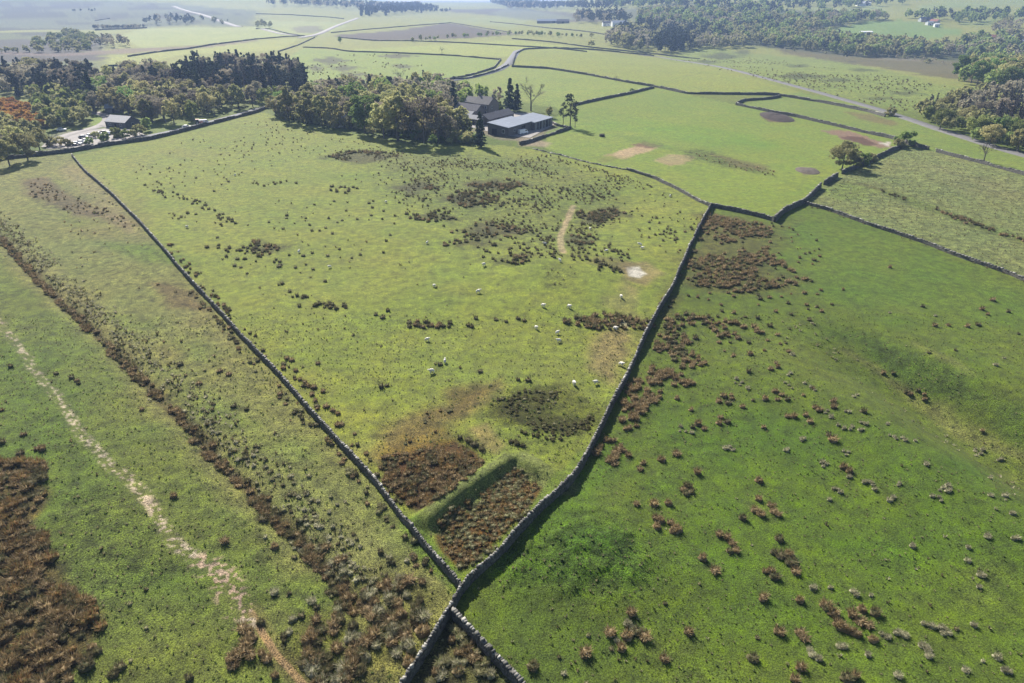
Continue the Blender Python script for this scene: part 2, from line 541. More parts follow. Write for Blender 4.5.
# --- the green slope on the right
P([(700, 212), (772, 224), (800, 216), (770, 262), (810, 282), (735, 292), (685, 284), (655, 330), (646, 336), (690, 250)], (112, 98, 60), .6, 3, 4, 4, .7)
P([(770, 228), (810, 214), (930, 250), (1040, 292), (1040, 330), (940, 320), (850, 300), (800, 290)], (112, 140, 56), .5, 10, 4, 8)
P([(690, 340), (760, 330), (880, 370), (1000, 440), (1060, 520), (900, 430), (780, 370)], (128, 140, 62), .5, 10, 3, 6)
P([(645, 400), (800, 420), (1000, 500), (1060, 640), (760, 640), (640, 500)], (94, 130, 42), .5, 12, 3, 8)
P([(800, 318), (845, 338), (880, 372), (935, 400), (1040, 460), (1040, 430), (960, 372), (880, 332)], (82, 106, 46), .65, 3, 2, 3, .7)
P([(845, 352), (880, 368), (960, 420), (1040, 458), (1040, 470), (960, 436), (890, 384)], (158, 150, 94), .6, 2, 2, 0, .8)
P([(915, 342), (960, 362), (975, 374), (945, 362)], (152, 152, 92), .6, 1.5, 1)
P([(500, 560), (540, 520), (600, 508), (640, 530), (650, 560), (630, 590), (560, 600), (510, 590)], (80, 116, 38), .6, 4, 4, 5, .9)
P([(462, 640), (560, 620), (640, 640), (640, 720), (520, 720)], (96, 120, 56), .4, 4, 3, 3)
P([(508, 548), (600, 442), (640, 440), (600, 500), (540, 540)], (98, 132, 42), .5, 2, 1)
for _ in range(16):
    u, v = rng.uniform(640, 1010), rng.uniform(430, 680)
    w, h = rng.uniform(10, 45), rng.uniform(4, 14)
    P([(u - w, v), (u, v - h), (u + w, v + 3), (u, v + h)], [(122, 142, 62), (88, 120, 42), (130, 138, 72)][_ % 3], .35, 2.5, 2, 3, .6)

# --- the middle field
for _ in range(26):
    v = 150 + 330 * rng.random() ** 1.3
    u = rng.uniform(120 + (v - 150) * 0.8, 690 - (v - 150) * .5)
    w, h = rng.uniform(12, 60), rng.uniform(3, 11)
    P([(u - w, v), (u, v - h), (u + w, v + 2), (u, v + h)], [(134, 152, 66), (160, 168, 82), (148, 150, 80)][_ % 3], .5, 5, 3, 6)
P([(385, 150), (560, 160), (620, 200), (600, 250), (540, 252), (440, 215), (395, 190)], (120, 128, 72), .5, 8, 6, 8, .8)
RUSHY = [(365, 157, 40, 7), (420, 187, 24, 7), (430, 218, 26, 5), (490, 232, 40, 9), (470, 200, 30, 8), (500, 186, 34, 7), (262, 248, 18, 6), (470, 245, 30, 6), (600, 215, 30, 8), (580, 240, 22, 8), (520, 260, 16, 5)]
for (u, v, w, h) in RUSHY:
    P([(u - w, v), (u, v - h), (u + w, v), (u, v + h)], (88, 80, 58), .75, 3, 5, 4, .9)
Ln([(573, 206), (566, 222), (560, 238), (562, 252)], 0.85, (196, 176, 134), .95, .35, .5); bare = np.maximum(bare, soft_line(wpts([(573, 206), (566, 222), (560, 238), (562, 252)]), 1.6, .5, .5))

P([(620, 263), (646, 262), (664, 274), (645, 285), (626, 280)], (172, 150, 108), .7, 1.2, 1)
P([(627, 268), (639, 267), (649, 274), (640, 278.5), (631, 276)], (228, 222, 204), 1, .5, 1.0)
bare = np.maximum(bare, soft_poly(wpts([(620, 263), (646, 262), (664, 274), (645, 285), (626, 280)]), .5))
P([(626, 280), (640, 284), (636, 318), (612, 316), (610, 300)], (168, 154, 102), .8, 2.2, 3.0, 2)
P([(618, 318), (632, 320), (630, 328), (616, 328)], (220, 210, 170), .95, .6, .8)
P([(598, 332), (632, 330), (634, 350), (606, 380), (584, 374), (590, 350)], (166, 148, 100), .85, 2.4, 3.0, 2, .7)
P([(585, 262), (600, 256), (640, 264), (628, 272)], (130, 110, 80), .6, 1.2, 1.2)
P([(540, 262), (560, 262), (576, 276), (560, 292), (540, 286)], (116, 120, 66), .6, 2, 2, 0, .9)
P([(500, 262), (600, 262), (606, 300), (540, 310), (500, 300)], (156, 166, 74), .4, 6, 3)
P([(350, 300), (640, 300), (640, 320), (350, 330)], (140, 158, 66), .35, 6, 3)
P([(374, 435), (395, 420), (440, 400), (470, 384), (498, 380), (496, 392), (470, 410), (440, 428), (420, 445), (380, 460)], (140, 120, 76), .85, 2.5, 2.5, 2, .8)
P([(440, 392), (470, 380), (496, 382), (480, 398), (450, 412)], (128, 108, 66), .6, 1.5, 1.5)
P([(384, 455), (420, 444), (452, 440), (474, 452), (482, 462), (455, 485), (432, 506), (408, 506), (390, 486), (380, 470)], (96, 66, 42), .95, .8, 1.2, 0, .9)
P([(372, 450), (400, 440), (440, 430), (455, 440), (420, 452), (385, 462)], (146, 124, 62), .7, 1.5, 1.5)
P([(470, 430), (490, 425), (505, 445), (495, 455), (478, 448)], (170, 148, 100), .7, 1, 1)
P([(488, 398), (520, 388), (560, 385), (600, 402), (606, 412), (590, 436), (560, 440), (520, 430), (496, 420)], (112, 116, 50), .8, 2, 2, 0, .9)
P([(500, 398), (540, 386), (560, 392), (548, 410), (580, 420), (596, 412), (584, 438), (540, 432), (500, 412)], (76, 74, 36), .75, 1, 1.6)
P([(500, 432), (560, 444), (590, 440), (570, 470), (540, 476), (520, 460)], (142, 150, 66), .7, 1.5, 1.2)
# the walled-off basin and its bank
P([(432, 522), (470, 498), (512, 468), (546, 484), (530, 510), (500, 540), (478, 562), (464, 572), (446, 555)], (116, 82, 46), .95, .5, .9, 0, .9)
P([(436, 526), (512, 474), (520, 478), (450, 546)], (66, 76, 40), .7, .4, .6)  # dark band on the bank's near side, its shade put into the colour
Ln(P_BANK, 1.7, (152, 158, 92), .9, .4, .4)  # pale line along the bank, its sunlit crest put into the colour
Ln([(408, 524), (430, 555), (461, 586)], 1.4, (106, 132, 50), .8, .5, .4)
Ln([(470, 578), (510, 538), (545, 500), (585, 456)], 1.3, (128, 146, 62), .8, .4, .4)

# --- the strip between ditch and long wall, and the far-left pasture
for _ in range(30):
    k = rng.random()
    u, v = 60 + 330 * k + rng.uniform(-60, 60), 175 + 420 * k + rng.uniform(-40, 40)
    w, h = rng.uniform(12, 46), rng.uniform(4, 14)
    P([(u - w, v - h), (u, v - h), (u + w, v + h), (u, v + h)], [(122, 142, 62), (166, 154, 100), (140, 132, 80), (112, 138, 56)][_ % 4], .5, 3, 2.5, 5)
P([(20, 180), (40, 178), (85, 200), (110, 215), (70, 214), (30, 195)], (126, 100, 82), .75, 2.5, 3, 3, .9)
P([(95, 205), (130, 218), (140, 232), (110, 226)], (130, 110, 84), .6, 2, 2.5, 2)
P([(150, 282), (195, 292), (205, 312), (170, 308)], (132, 100, 76), .6, 1.5, 2, 2, .9)
P([(72, 160), (100, 176), (150, 240), (110, 220), (60, 172)], (168, 152, 110), .5, 3, 2, 3)
P([(-20, 225), (60, 270), (140, 352), (215, 432), (290, 520), (330, 580), (300, 580), (200, 460), (100, 350), (-20, 245)], (160, 148, 94), .5, 2.5, 1.5, 2, .9)
Ln(P_DITCH, 0.8, (104, 86, 58), .6, .5, 1.2, .9)
P([(-60, 340), (60, 360), (130, 480), (200, 560), (210, 600), (100, 560), (-60, 460)], (94, 124, 44), .45, 4, 2, 4)
P([(60, 470), (130, 490), (180, 560), (120, 600), (60, 560)], (112, 126, 62), .5, 3, 2, 3, 1)
P([(0, 462), (40, 464), (42, 500), (30, 522), (50, 548), (74, 590), (104, 612), (96, 650), (62, 690), (-40, 720), (-160, 560), (-60, 450)], (104, 80, 54), .8, 1.0, 1.8, 0, .9)
P([(290, 640), (340, 600), (380, 570), (410, 570), (436, 600), (436, 625), (405, 690), (300, 700), (280, 670)], (112, 108, 58), .5, 2, 2.0, 0, .9)
# the stony path
PATH_A = [(-30, 280), (0, 322), (20, 350), (40, 376), (54, 396), (64, 412), (76, 428), (90, 442), (103, 458), (130, 482), (150, 506), (160, 524), (180, 548), (200, 562), (225, 584), (240, 604), (252, 622)]
PATH_B = [(252, 612), (262, 632), (275, 652), (290, 670), (306, 690), (330, 730)]
Ln(PATH_B, 0.38, (208, 168, 130), 1, .15, .25)
Ln(PATH_B, 1.2, (140, 126, 80), .5, .6, .4)
pm = soft_line(wpts(PATH_A), 0.72, 0.5, 0.6)
bare = np.maximum(bare, pm)
bare = np.maximum(bare, soft_line(wpts(PATH_B), .7, .2, .3))
sp = sstep(0.16, 0.40, fbm(GX, GY, 0.42, 61, 1) + 0.30 * fbm(GX, GY, 7, 67, 2))
paint(pm, (132, 134, 80), .5)
paint(pm * sp, (226, 206, 178), .9)
pm = soft_line(wpts([(203, 562), (222, 580), (240, 606)]), 1.5, 0.8, 0.6)
bare = np.maximum(bare, pm)
paint(pm * sp, (216, 184, 158), .95)
P([(458, 134), (470, 130), (478, 134), (472, 140), (460, 140)], (140, 160, 70), .9, 1, .8)
# lawns by the car park, and its pale surface
P([(90, 120), (97, 114), (107, 116), (110, 124), (94, 126)], (150, 176, 74), .9, 1, .8)
P([(128, 124), (150, 122), (190, 122), (190, 128), (150, 134), (134, 130)], (140, 156, 74), .8, 2, 2)
P([(40, 142), (60, 132), (95, 128), (112, 132), (130, 128), (148, 136), (112, 144), (48, 152)], (150, 146, 120), .8, 2, 1)
P([(515, 137), (535, 139), (552, 143), (548, 147), (520, 146)], (186, 166, 140), .8, 1.5, 1)
P([(470, 130), (500, 122), (540, 118), (560, 128), (530, 141), (500, 140)], (150, 136, 116), .8, 2, 1)
P([(545, 133), (556, 128), (566, 128), (550, 136)], (130, 156, 70), .8, 1, 1)

# fine wear in the sward itself
v1 = 1 + 0.06 * n_c + 0.05 * n_f
col *= v1[:, None]
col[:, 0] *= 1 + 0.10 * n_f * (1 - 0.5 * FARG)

# micro relief where the camera is near enough to see it
fade = 1 - sstep(70, 230, GD)
GZ = GZ + fade * rough * (0.16 * fbm(GX, GY, 2.2, 71, 2) + 0.09 * n_e)
lump = soft_poly(wpts([(500, 560), (540, 520), (600, 508), (640, 530), (650, 560), (630, 590), (560, 600), (510, 590)]), 3, 2)
GZ = GZ + lump * 0.42 * np.maximum(fbm(GX, GY, 1.6, 73, 2), -0.2)

idx = np.arange(NA * NR).reshape(NR, NA)
nxt = np.roll(idx, -1, axis=1)
F = np.stack([idx[:-1].ravel(), nxt[:-1].ravel(), nxt[1:].ravel(), idx[1:].ravel()], 1)
F = F[:, ::-1]
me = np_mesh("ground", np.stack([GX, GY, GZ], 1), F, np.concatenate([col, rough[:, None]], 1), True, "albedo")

m_ground, nt, b = new_mat("ground")
a = node(nt, "ShaderNodeAttribute", attribute_name="albedo")
geo = node(nt, "ShaderNodeNewGeometry")
pos = geo.outputs["Position"]
n1 = noise_node(nt, pos, 0.55, 8, 0.72)
n2 = noise_node(nt, pos, 6.5, 4, 0.75)
n3 = noise_node(nt, pos, 0.09, 4, 0.6)
r1 = node(nt, "ShaderNodeMath", operation='MULTIPLY_ADD')
nt.links.new(a.outputs["Alpha"], r1.inputs[0]); r1.inputs[1].default_value = 0.9; r1.inputs[2].default_value = 0.5
def contrast(f, k):
    s = node(nt, "ShaderNodeMath", operation='SUBTRACT'); nt.links.new(f, s.inputs[0]); s.inputs[1].default_value = 0.5
    p = node(nt, "ShaderNodeMath", operation='MULTIPLY'); nt.links.new(s.outputs[0], p.inputs[0]); p.inputs[1].default_value = k
    q = node(nt, "ShaderNodeMath", operation='MULTIPLY_ADD'); nt.links.new(p.outputs[0], q.inputs[0]); nt.links.new(r1.outputs[0], q.inputs[1]); q.inputs[2].default_value = 1.0
    c = node(nt, "ShaderNodeMath", operation='MAXIMUM'); nt.links.new(q.outputs[0], c.inputs[0]); c.inputs[1].default_value = 0.3
    return c.outputs[0]
cc = mul_col(nt, a.outputs["Color"], contrast(n1, 3.0))
cc = mul_col(nt, cc, contrast(n2, 6.5))
cc = mul_col(nt, cc, contrast(noise_node(nt, pos, 0.21, 6, 0.7), 1.1))
dry = mix_col(nt, maprange(nt, n3, 0.35, 0.75, 0.0, 0.28), cc, cc)
hs = node(nt, "ShaderNodeHueSaturation")
nt.links.new(cc, hs.inputs["Color"])
nt.links.new(maprange(nt, n3, 0.3, 0.7, 0.49, 0.512), hs.inputs["Hue"])
nt.links.new(maprange(nt, n1, 0.3, 0.7, 0.93, 1.13), hs.inputs["Saturation"])
nt.links.new(hs.outputs[0], b.inputs["Base Color"])
b.inputs["Roughness"].default_value = 0.95
b.inputs["Specular IOR Level"].default_value = 0.12
b.inputs["Sheen Weight"].default_value = 0.03
b.inputs["Sheen Tint"].default_value = (.75, .8, .35, 1)
b.inputs["Sheen Roughness"].default_value = .6
bump = node(nt, "ShaderNodeBump")
bump.inputs["Distance"].default_value = 0.42
nt.links.new(maprange(nt, a.outputs["Alpha"], 0, 1, 0.18, 0.75), bump.inputs["Strength"])
nb = noise_node(nt, pos, 3.4, 6, 0.7)
nt.links.new(nb, bump.inputs["Height"])
nt.links.new(bump.outputs[0], b.inputs["Normal"])
ground = link("ground", me, m_ground)
tag(ground, kind="structure")

# ------------------------------------------------------------------ the air
m_haze = bpy.data.materials.new("haze")
m_haze.use_nodes = True
nt = m_haze.node_tree
nt.nodes.clear()
out = nt.nodes.new("ShaderNodeOutputMaterial")
pv = nt.nodes.new("ShaderNodeVolumePrincipled")
pv.inputs["Color"].default_value = (0.33, 0.46, 0.78, 1)
pv.inputs["Density"].default_value = HAZE_DENSITY
pv.inputs["Anisotropy"].default_value = 0.15
nt.links.new(pv.outputs[0], out.inputs["Volume"])
mb = MB(); mb.box(-9600, 9600, -9600, 9600, -90, 260)
haze = mb.build("haze", m_haze)
tag(haze, kind="stuff")

# ------------------------------------------------------------------ roads and tracks
def ribbon(name, pts, width, lift, m, edge=None, step=None, thick=0.35):
    """a draped carriageway with a real thickness"""
    W = wpts(pts)
    seg = np.hypot(*np.diff(W, axis=0).T)
    s = np.concatenate([[0], np.cumsum(seg)])
    n = max(int(s[-1] / (step or 6)), len(W) * 2)
    q = np.linspace(0, s[-1], n)
    X, Y = np.interp(q, s, W[:, 0]), np.interp(q, s, W[:, 1])
    for _ in range(3):
        X[1:-1] = (X[:-2] + X[1:-1] * 2 + X[2:]) / 4
        Y[1:-1] = (Y[:-2] + Y[1:-1] * 2 + Y[2:]) / 4
    tx, ty = np.gradient(X), np.gradient(Y)
    l = np.hypot(tx, ty)
    nx, ny = -ty / l, tx / l
    V, F = [], []
    for i in range(n):
        for o in (-width / 2, 0, width / 2):
            x, y = X[i] + nx[i] * o, Y[i] + ny[i] * o
            z = gz(x, y) + lift
            V.append((x, y, z))
        V.append((X[i] - nx[i] * (width / 2 + .4), Y[i] - ny[i] * (width / 2 + .4), gz(X[i], Y[i]) - thick))
        V.append((X[i] + nx[i] * (width / 2 + .4), Y[i] + ny[i] * (width / 2 + .4), gz(X[i], Y[i]) - thick))
        if i:
            c, p = i * 5, (i - 1) * 5
            F += [(p, p + 1, c + 1, c), (p + 1, p + 2, c + 2, c + 1), (p + 3, p, c, c + 3), (p + 2, p + 4, c + 4, c + 2)]
    me = np_mesh(name, np.array(V), np.array(F)[:, ::-1])
    o = link(name, me, m)
    tag(o, kind="structure")
    return o

m_tar = simple_mat("worn_asphalt", (0.16, 0.16, 0.165), 0.95, .18, .4, spec=.1)
m_track = simple_mat("gravel_track", (0.11, 0.105, 0.10), 0.9, .2, .5)
m_pale = simple_mat("pale_gravel", (0.20, 0.18, 0.165), 0.9, .2, .4)
ribbon("road", [(440, 82), (456, 80), (470, 78), (486, 74), (499, 70), (508, 64), (513, 57), (517, 51), (528, 48.6)], 8.0, 0.25, m_tar)
ribbon("road", [(146, 137), (170, 132), (190, 128), (204, 124), (216, 121), (232, 117), (248, 112.5), (262, 108), (276, 105)], 6.0, 0.2, m_tar)
ribbon("lane", [(48, 147), (60, 137), (80, 131), (98, 128), (108, 122), (110, 116), (103, 113.5), (94, 112.5)], 5.5, 0.15, m_pale)
ribbon("lane", [(104, 125), (118, 129), (130, 131), (140, 136)], 5.0, 0.18, m_pale)
ribbon("trackway", [(640, 55), (660, 57), (690, 62), (720, 67), (745, 73), (760, 77), (790, 85), (820, 93), (852, 102), (880, 110), (905, 118), (940, 130), (965, 138), (990, 146), (1030, 157), (1080, 172)], 5.6, 0.3, m_track)
ribbon("track", [(300, 38), (318, 34.5), (332, 28), (346, 22.5), (358, 18)], 9.0, 0.6, m_pale, step=15)
ribbon("track", [(262, 29), (280, 34), (300, 36), (316, 36.5)], 7.0, 0.6, m_pale, step=15)
ribbon("track", [(170, 5), (190, 12), (212, 18), (226, 23), (240, 27)], 12.0, 0.8, m_pale, step=15)
# parking apron beside the lane
ap = wpts([(46, 149), (60, 138), (84, 131.5), (104, 128.5), (120, 131), (146, 136.5), (112, 143), (75, 148)])
bm = bmesh.new()
vv = [bm.verts.new((x, y, gz(x, y) + 0.12)) for x, y in ap]
bm.faces.new(vv[::-1])
me = bpy.data.meshes.new("parking_area"); bm.to_mesh(me); bm.free()
tag(link("pavement", me, m_pale), kind="structure")

# ------------------------------------------------------------------ drystone walls
m_stone, nt, b = new_mat("drystone")
tc = node(nt, "ShaderNodeTexCoord")
vo = node(nt, "ShaderNodeTexVoronoi"); vo.inputs["Scale"].default_value = 3.4
nt.links.new(tc.outputs["Object"], vo.inputs["Vector"])
sep = node(nt, "ShaderNodeSeparateColor"); nt.links.new(vo.outputs["Color"], sep.inputs[0])
f = noise_node(nt, tc.outputs["Object"], 0.8, 5)
base = mix_col(nt, maprange(nt, sep.outputs[0], 0, 1, 0, 1), (0.06, 0.055, 0.048), (0.15, 0.14, 0.12))
base = mix_col(nt, maprange(nt, f, 0.5, 0.75, 0, .5), base, (0.20, 0.21, 0.15))
ve = node(nt, "ShaderNodeTexVoronoi", feature='DISTANCE_TO_EDGE'); ve.inputs["Scale"].default_value = 3.4
nt.links.new(tc.outputs["Object"], ve.inputs["Vector"])
gap = maprange(nt, ve.outputs["Distance"], 0.0, 0.06, 0.25, 1)
nt.links.new(mul_col(nt, base, gap), b.inputs["Base Color"])
bu = node(nt, "ShaderNodeBump"); bu.inputs["Distance"].default_value = 0.08; bu.inputs["Strength"].default_value = 0.9
nt.links.new(maprange(nt, ve.outputs["Distance"], 0.0, 0.12, 0, 1), bu.inputs["Height"])
nt.links.new(bu.outputs[0], b.inputs["Normal"])
m_cope, nt, b = new_mat("coping_stone")
at_n = node(nt, "ShaderNodeAttribute", attribute_name="col")
tc = node(nt, "ShaderNodeTexCoord")
f = noise_node(nt, tc.outputs["Object"], 5, 4)
nt.links.new(mul_col(nt, at_n.outputs["Color"], maprange(nt, f, .3, .7, .75, 1.25)), b.inputs["Base Color"])

CUBE = np.array([(-1, -1, -1), (1, -1, -1), (1, 1, -1), (-1, 1, -1), (-1, -1, 1), (1, -1, 1), (1, 1, 1), (-1, 1, 1)], float)
CUBEF = np.array([(3, 2, 1, 0), (4, 5, 6, 7), (0, 1, 5, 4), (1, 2, 6, 5), (2, 3, 7, 6), (3, 0, 4, 7)])

def drystone(W, label, h=1.35, w=0.62, cope=True, group="drystone field walls", name="drystone_wall", dens=1.0):
    W = np.asarray(W, float)
    seg = np.hypot(*np.diff(W, axis=0).T)
    s = np.concatenate([[0], np.cumsum(seg)])
    # spacing grows with distance from where it is seen
    q = [0.0]
    while q[-1] < s[-1]:
        x, y = np.interp(q[-1], s, W[:, 0]), np.interp(q[-1], s, W[:, 1])
        q.append(q[-1] + max(0.34, math.hypot(x, y) * 0.0042) / dens)
    q = np.array(q); q = q / q[-1] * s[-1]
    X, Y = np.interp(q, s, W[:, 0]), np.interp(q, s, W[:, 1])
    for _ in range(4):
        X[1:-1] = (X[:-2] + 2 * X[1:-1] + X[2:]) / 4
        Y[1:-1] = (Y[:-2] + 2 * Y[1:-1] + Y[2:]) / 4
    X = X + 0.10 * fbm(X, Y, 7, 5, 2); Y = Y + 0.10 * fbm(X, Y, 7, 8, 2)
    n = len(q)
    tx, ty = np.gradient(X), np.gradient(Y)
    l = np.hypot(tx, ty) + 1e-9
    tx, ty = tx / l, ty / l
    nx, ny = -ty, tx
    Z = ground_h(X, Y)
    H = h * (1 + 0.16 * fbm(X, Y, 6, 12, 2)) + 0.06 * rng.normal(size=n)
    slump = (fbm(X, Y, 13, 14, 2) > 0.46)
    H = np.where(slump, H * 0.72, H)
    o = np.array([X[0], Y[0], Z[0]])
    prof = [(-0.5, -0.4), (-0.47, 0.45), (-0.36, 0.98), (0.36, 0.98), (0.47, 0.45), (0.5, -0.4)]
    V = np.zeros((n, len(prof), 3))
    for k, (a, t) in enumerate(prof):
        j = rng.normal(size=n) * 0.035
        off = a * w + j
        V[:, k, 0] = X + nx * off
        V[:, k, 1] = Y + ny * off
        V[:, k, 2] = Z + np.where(t < 0, -0.5, t * (H - 0.14)) + (rng.normal(size=n) * 0.03 if t > 0 else 0)
    np_ = len(prof)
    id_ = np.arange(n * np_).reshape(n, np_)
    F = []
    for k in range(np_):
        k2 = (k + 1) % np_
        F.append(np.stack([id_[:-1, k], id_[1:, k], id_[1:, k2], id_[:-1, k2]], 1))
    F = list(np.concatenate(F)[:, ::-1])
    me = bpy.data.meshes.new(name)
    caps = [tuple(id_[0, ::-1][::-1]), tuple(id_[-1, ::-1])]
    me.from_pydata((V.reshape(-1, 3) - o).tolist(), [], [tuple(int(i) for i in f) for f in F] + [tuple(int(i) for i in c) for c in caps])
    me.update()
    root = empty(name, o)
    tag(root, label, "wall", group)
    link("wall_body", me, m_stone, root)
    if cope:
        m = n
        ang = np.arctan2(ty, tx) + rng.normal(size=m) * 0.16
        tilt = rng.normal(size=m) * 0.22
        gap = np.gradient(q)
        sx = gap * 0.46 * rng.uniform(.7, 1.1, m); sy = w * 0.40 * rng.uniform(.6, 1.25, m); sz = rng.uniform(.07, .20, m)
        B = CUBE[None] * np.stack([sx, sy, sz], 1)[:, None]
        B = B + rng.normal(size=B.shape) * 0.035
        B[:, :, 2] += B[:, :, 0] * tilt[:, None] * (0.34 / gap)[:, None]
        c, s_ = np.cos(ang)[:, None], np.sin(ang)[:, None]
        bx = B[:, :, 0] * c - B[:, :, 1] * s_ + (X - o[0])[:, None]
        by = B[:, :, 0] * s_ + B[:, :, 1] * c + (Y - o[1])[:, None]
        bz = B[:, :, 2] + (Z + H - 0.08 - o[2])[:, None]
        VV = np.stack([bx, by, bz], 2).reshape(-1, 3)
        FF = (CUBEF[None] + (np.arange(m) * 8)[:, None, None]).reshape(-1, 4)
        g = rng.uniform(0.05, 0.19, m)
        li = rng.random(m) < .2
        cc = np.stack([g, g * .95, g * .83], 1)
        cc[li] = cc[li] * 1.9
        link("coping", np_mesh("coping", VV, FF, np.repeat(cc, 8, 0)), m_cope, root)
    return root

WL = [("central", "long grey drystone wall running uphill between the middle pasture and the deep green slope", 1.45, .44),
      ("long", "drystone wall down the side of the middle pasture beside the rough tussocky strip", 1.1, .38),
      ("spur", "short drystone wall branching off at the bottom edge below the wall crossing", 1.3, .5),
      ("east", "short drystone wall from the top of the central wall towards the gapped lane wall", 1.25, .5),
      ("northwest", "low drystone wall from the top of the central wall towards the pine group", 1.0, .5),
      ("lane_a", "tall shadowed wall piece rising from the green slope to the first gap", 1.7, .8),
      ("lane_b", "shortest wall piece standing alone between two gaps below the round field tree", 1.6, .8),
      ("lane_c", "wall under the round field tree and bushes up to the thorn on the corner", 1.5, .7),
      ("right", "low mossy wall between the deep green slope and the pale rough field", 0.95, .5),
      ("top_a", "dark wall along the top of the bright pasture past the dug bare patch", 1.5, .7),
      ("top_b", "wall along the top of the pale rough field beneath the bare forked tree", 1.3, .65),
      ("loop", "short hooked wall joining two long walls above the dark dung heap", 1.5, .7),
      ("far_a", "long curving wall below the yellow hill pasture from the road bend", 1.6, .8),
      ("far_b", "straight wall from the pines up to the long curving wall", 1.5, .8),
      ("road_wall", "dark roadside wall below the car park and the woodland edge", 1.6, .7)]
wall_obj = {}
for key, lab, h, w in WL:
    wall_obj[key] = drystone(WW[key], lab, h, w)

FARW = [([(534, 149), (560, 155), (581, 161), (604, 166), (627, 170)], "faint tumbled wall between the rushy pasture and the pine corner", .3),
        ([(520, 145), (532, 142), (545, 137), (558, 133), (570, 129)], "yard wall curving round the grey barns towards the pines", 1.4),
        ([(548, 121), (556, 126), (566, 128), (571, 129)], "short yard wall running from the barn corner to the pines", 1.2),
        ([(442, 80.5), (456, 79.6), (468, 79), (482, 75.5), (496, 71.5), (508.5, 65.5)], "roadside wall on the lower side of the road bend", 1.5),
        ([(442, 81.5), (452, 78.4), (468, 76.2), (482, 72.2), (494, 68.5), (501, 60)], "roadside wall on the upper side of the road bend", 1.4),
        ([(512, 67), (514, 60), (516, 54), (524, 49.5), (560, 48.5), (600, 50.5), (654, 56)], "far wall beside the road above the yellow hill pasture", 1.6),
        ([(303, 47.5), (331, 48.6), (348, 51.8), (391, 53), (456, 56), (501, 60)], "far wall curving above the pasture with dark heather patches", 1.5),
        ([(278, 52), (298, 45.5), (315, 37.5)], "far wall climbing from the dark wood to the track junction", 1.5),
        ([(338, 37.5), (376, 41), (406, 41), (460, 43), (511, 46), (587, 52)], "far wall between two pale pastures below the hedge of small trees", 1.5),
        ([(331, 33), (362, 30), (393, 27.5), (430, 24.5), (451, 23)], "far wall along the upper edge of the purple heath", 1.6),
        ([(451, 23), (470, 26), (488, 29), (512, 33)], "far wall dropping along the outer edge of the purple heath", 1.6),
        ([(512, 39), (587, 47.3), (654, 54), (700, 59)], "far wall running across the pale pastures to the dark wood", 1.6),
        ([(490, 22), (512, 24), (545, 28), (579, 31), (606, 35)], "far wall beneath the pale farm on the skyline moor", 1.7),
        ([(105, 66.3), (140, 66.3), (160, 64)], "far wall along the lower edge of the yellow pasture behind the pines", 1.5),
        ([(128, 57), (160, 52), (190, 49), (212, 45), (256, 39.5)], "far bank and wall between the two pale pastures behind the pines", 1.8),
        ([(95, 30.5), (120, 29.5), (147, 28)], "dark far wall below the plantation on the moor", 2.6),
        ([(95, 21), (110, 18.5)], "short dark wall on the far moor", 1.8),
        ([(256, 14), (290, 15), (330, 17.5), (344, 19)], "far wall below the blue skyline plantation", 2.0),
        ([(256, 29), (270, 29), (284, 33), (300, 36)], "far wall on the bend of the pale track", 1.6),
        ([(256, 39.5), (285, 37), (305, 36)], "far wall joining the track junction from the moor side", 1.5),
        ]
for pts, lab, h in FARW:
    d = math.hypot(*at(*pts[0])[:2])
    drystone(wpts(pts), lab, h, .7, cope=d < 700, group="far field walls", dens=.7)

# ------------------------------------------------------------------ trees
def blade_quads(C, size, aspect=1.0, up=0.0):
    """randomly turned leaf-clump quads around the centres C"""
    n = len(C)
    a = rng.normal(size=(n, 3)); a[:, 2] *= (1 - up)
    a /= np.linalg.norm(a, axis=1)[:, None]
    r = rng.normal(size=(n, 3))
    b_ = np.cross(a, r); b_ /= np.linalg.norm(b_, axis=1)[:, None]
    s = size * rng.uniform(.6, 1.3, (n, 1))
    a, b_ = a * s * aspect, b_ * s
    V = np.stack([C - a - b_ * .6, C + a - b_ * .8, C + a * .7 + b_, C - a * .8 + b_ * .7], 1).reshape(-1, 3)
    return V, np.arange(4 * n).reshape(-1, 4)

def clump_crown(H, rad, zc, hz, nclump, per, leaf, droop=0.0, top=0.0):
    """broadleaf crown of separate leaf clumps; H total height, rad crown radius, zc centre height, hz half height"""
    C = []
    k = 0
    while k < nclump:
        p = rng.normal(size=3); p /= np.linalg.norm(p)
        rr = rng.uniform(.45, 1.0) ** .6
        if p[2] < -0.5 and rng.random() < .6: continue
        c = np.array([p[0] * rad * rr, p[1] * rad * rr, zc + p[2] * hz * rr])
        cs = rad * rng.uniform(.20, .36)
        q = rng.normal(size=(per, 3)); q /= np.linalg.norm(q, axis=1)[:, None]
        q *= (rng.uniform(.3, 1, (per, 1)) ** .5) * cs
        q[:, 2] *= .75
        C.append(c + q)
        k += 1
    return blade_quads(np.concatenate(C), leaf)

def conifer_crown(H, rad, z0, layers, per, leaf, ragged=.25):
    C = []
    for k in range(layers):
        t = (k + rng.uniform(-.3, .3)) / layers
        z = z0 + (H - z0) * np.clip(t, 0, 1)
        r = rad * (1 - t) ** .8 * (.5 + .5 * min(1, t * 5 + .4)) + .12
        nb = max(3, int(8 * (1 - t) + 3))
        for j in range(nb):
            a = rng.uniform(0, 2 * math.pi)
            L_ = r * rng.uniform(1 - ragged * 2, 1 + ragged * .4)
            u_ = rng.uniform(.1, 1, per) ** .7
            w_ = rng.normal(size=(per, 3)) * leaf * .5
            C.append(np.stack([np.cos(a) * L_ * u_, np.sin(a) * L_ * u_, z - .22 * L_ * u_], 1) + w_)
    return blade_quads(np.concatenate(C), leaf, 1.2, .4)

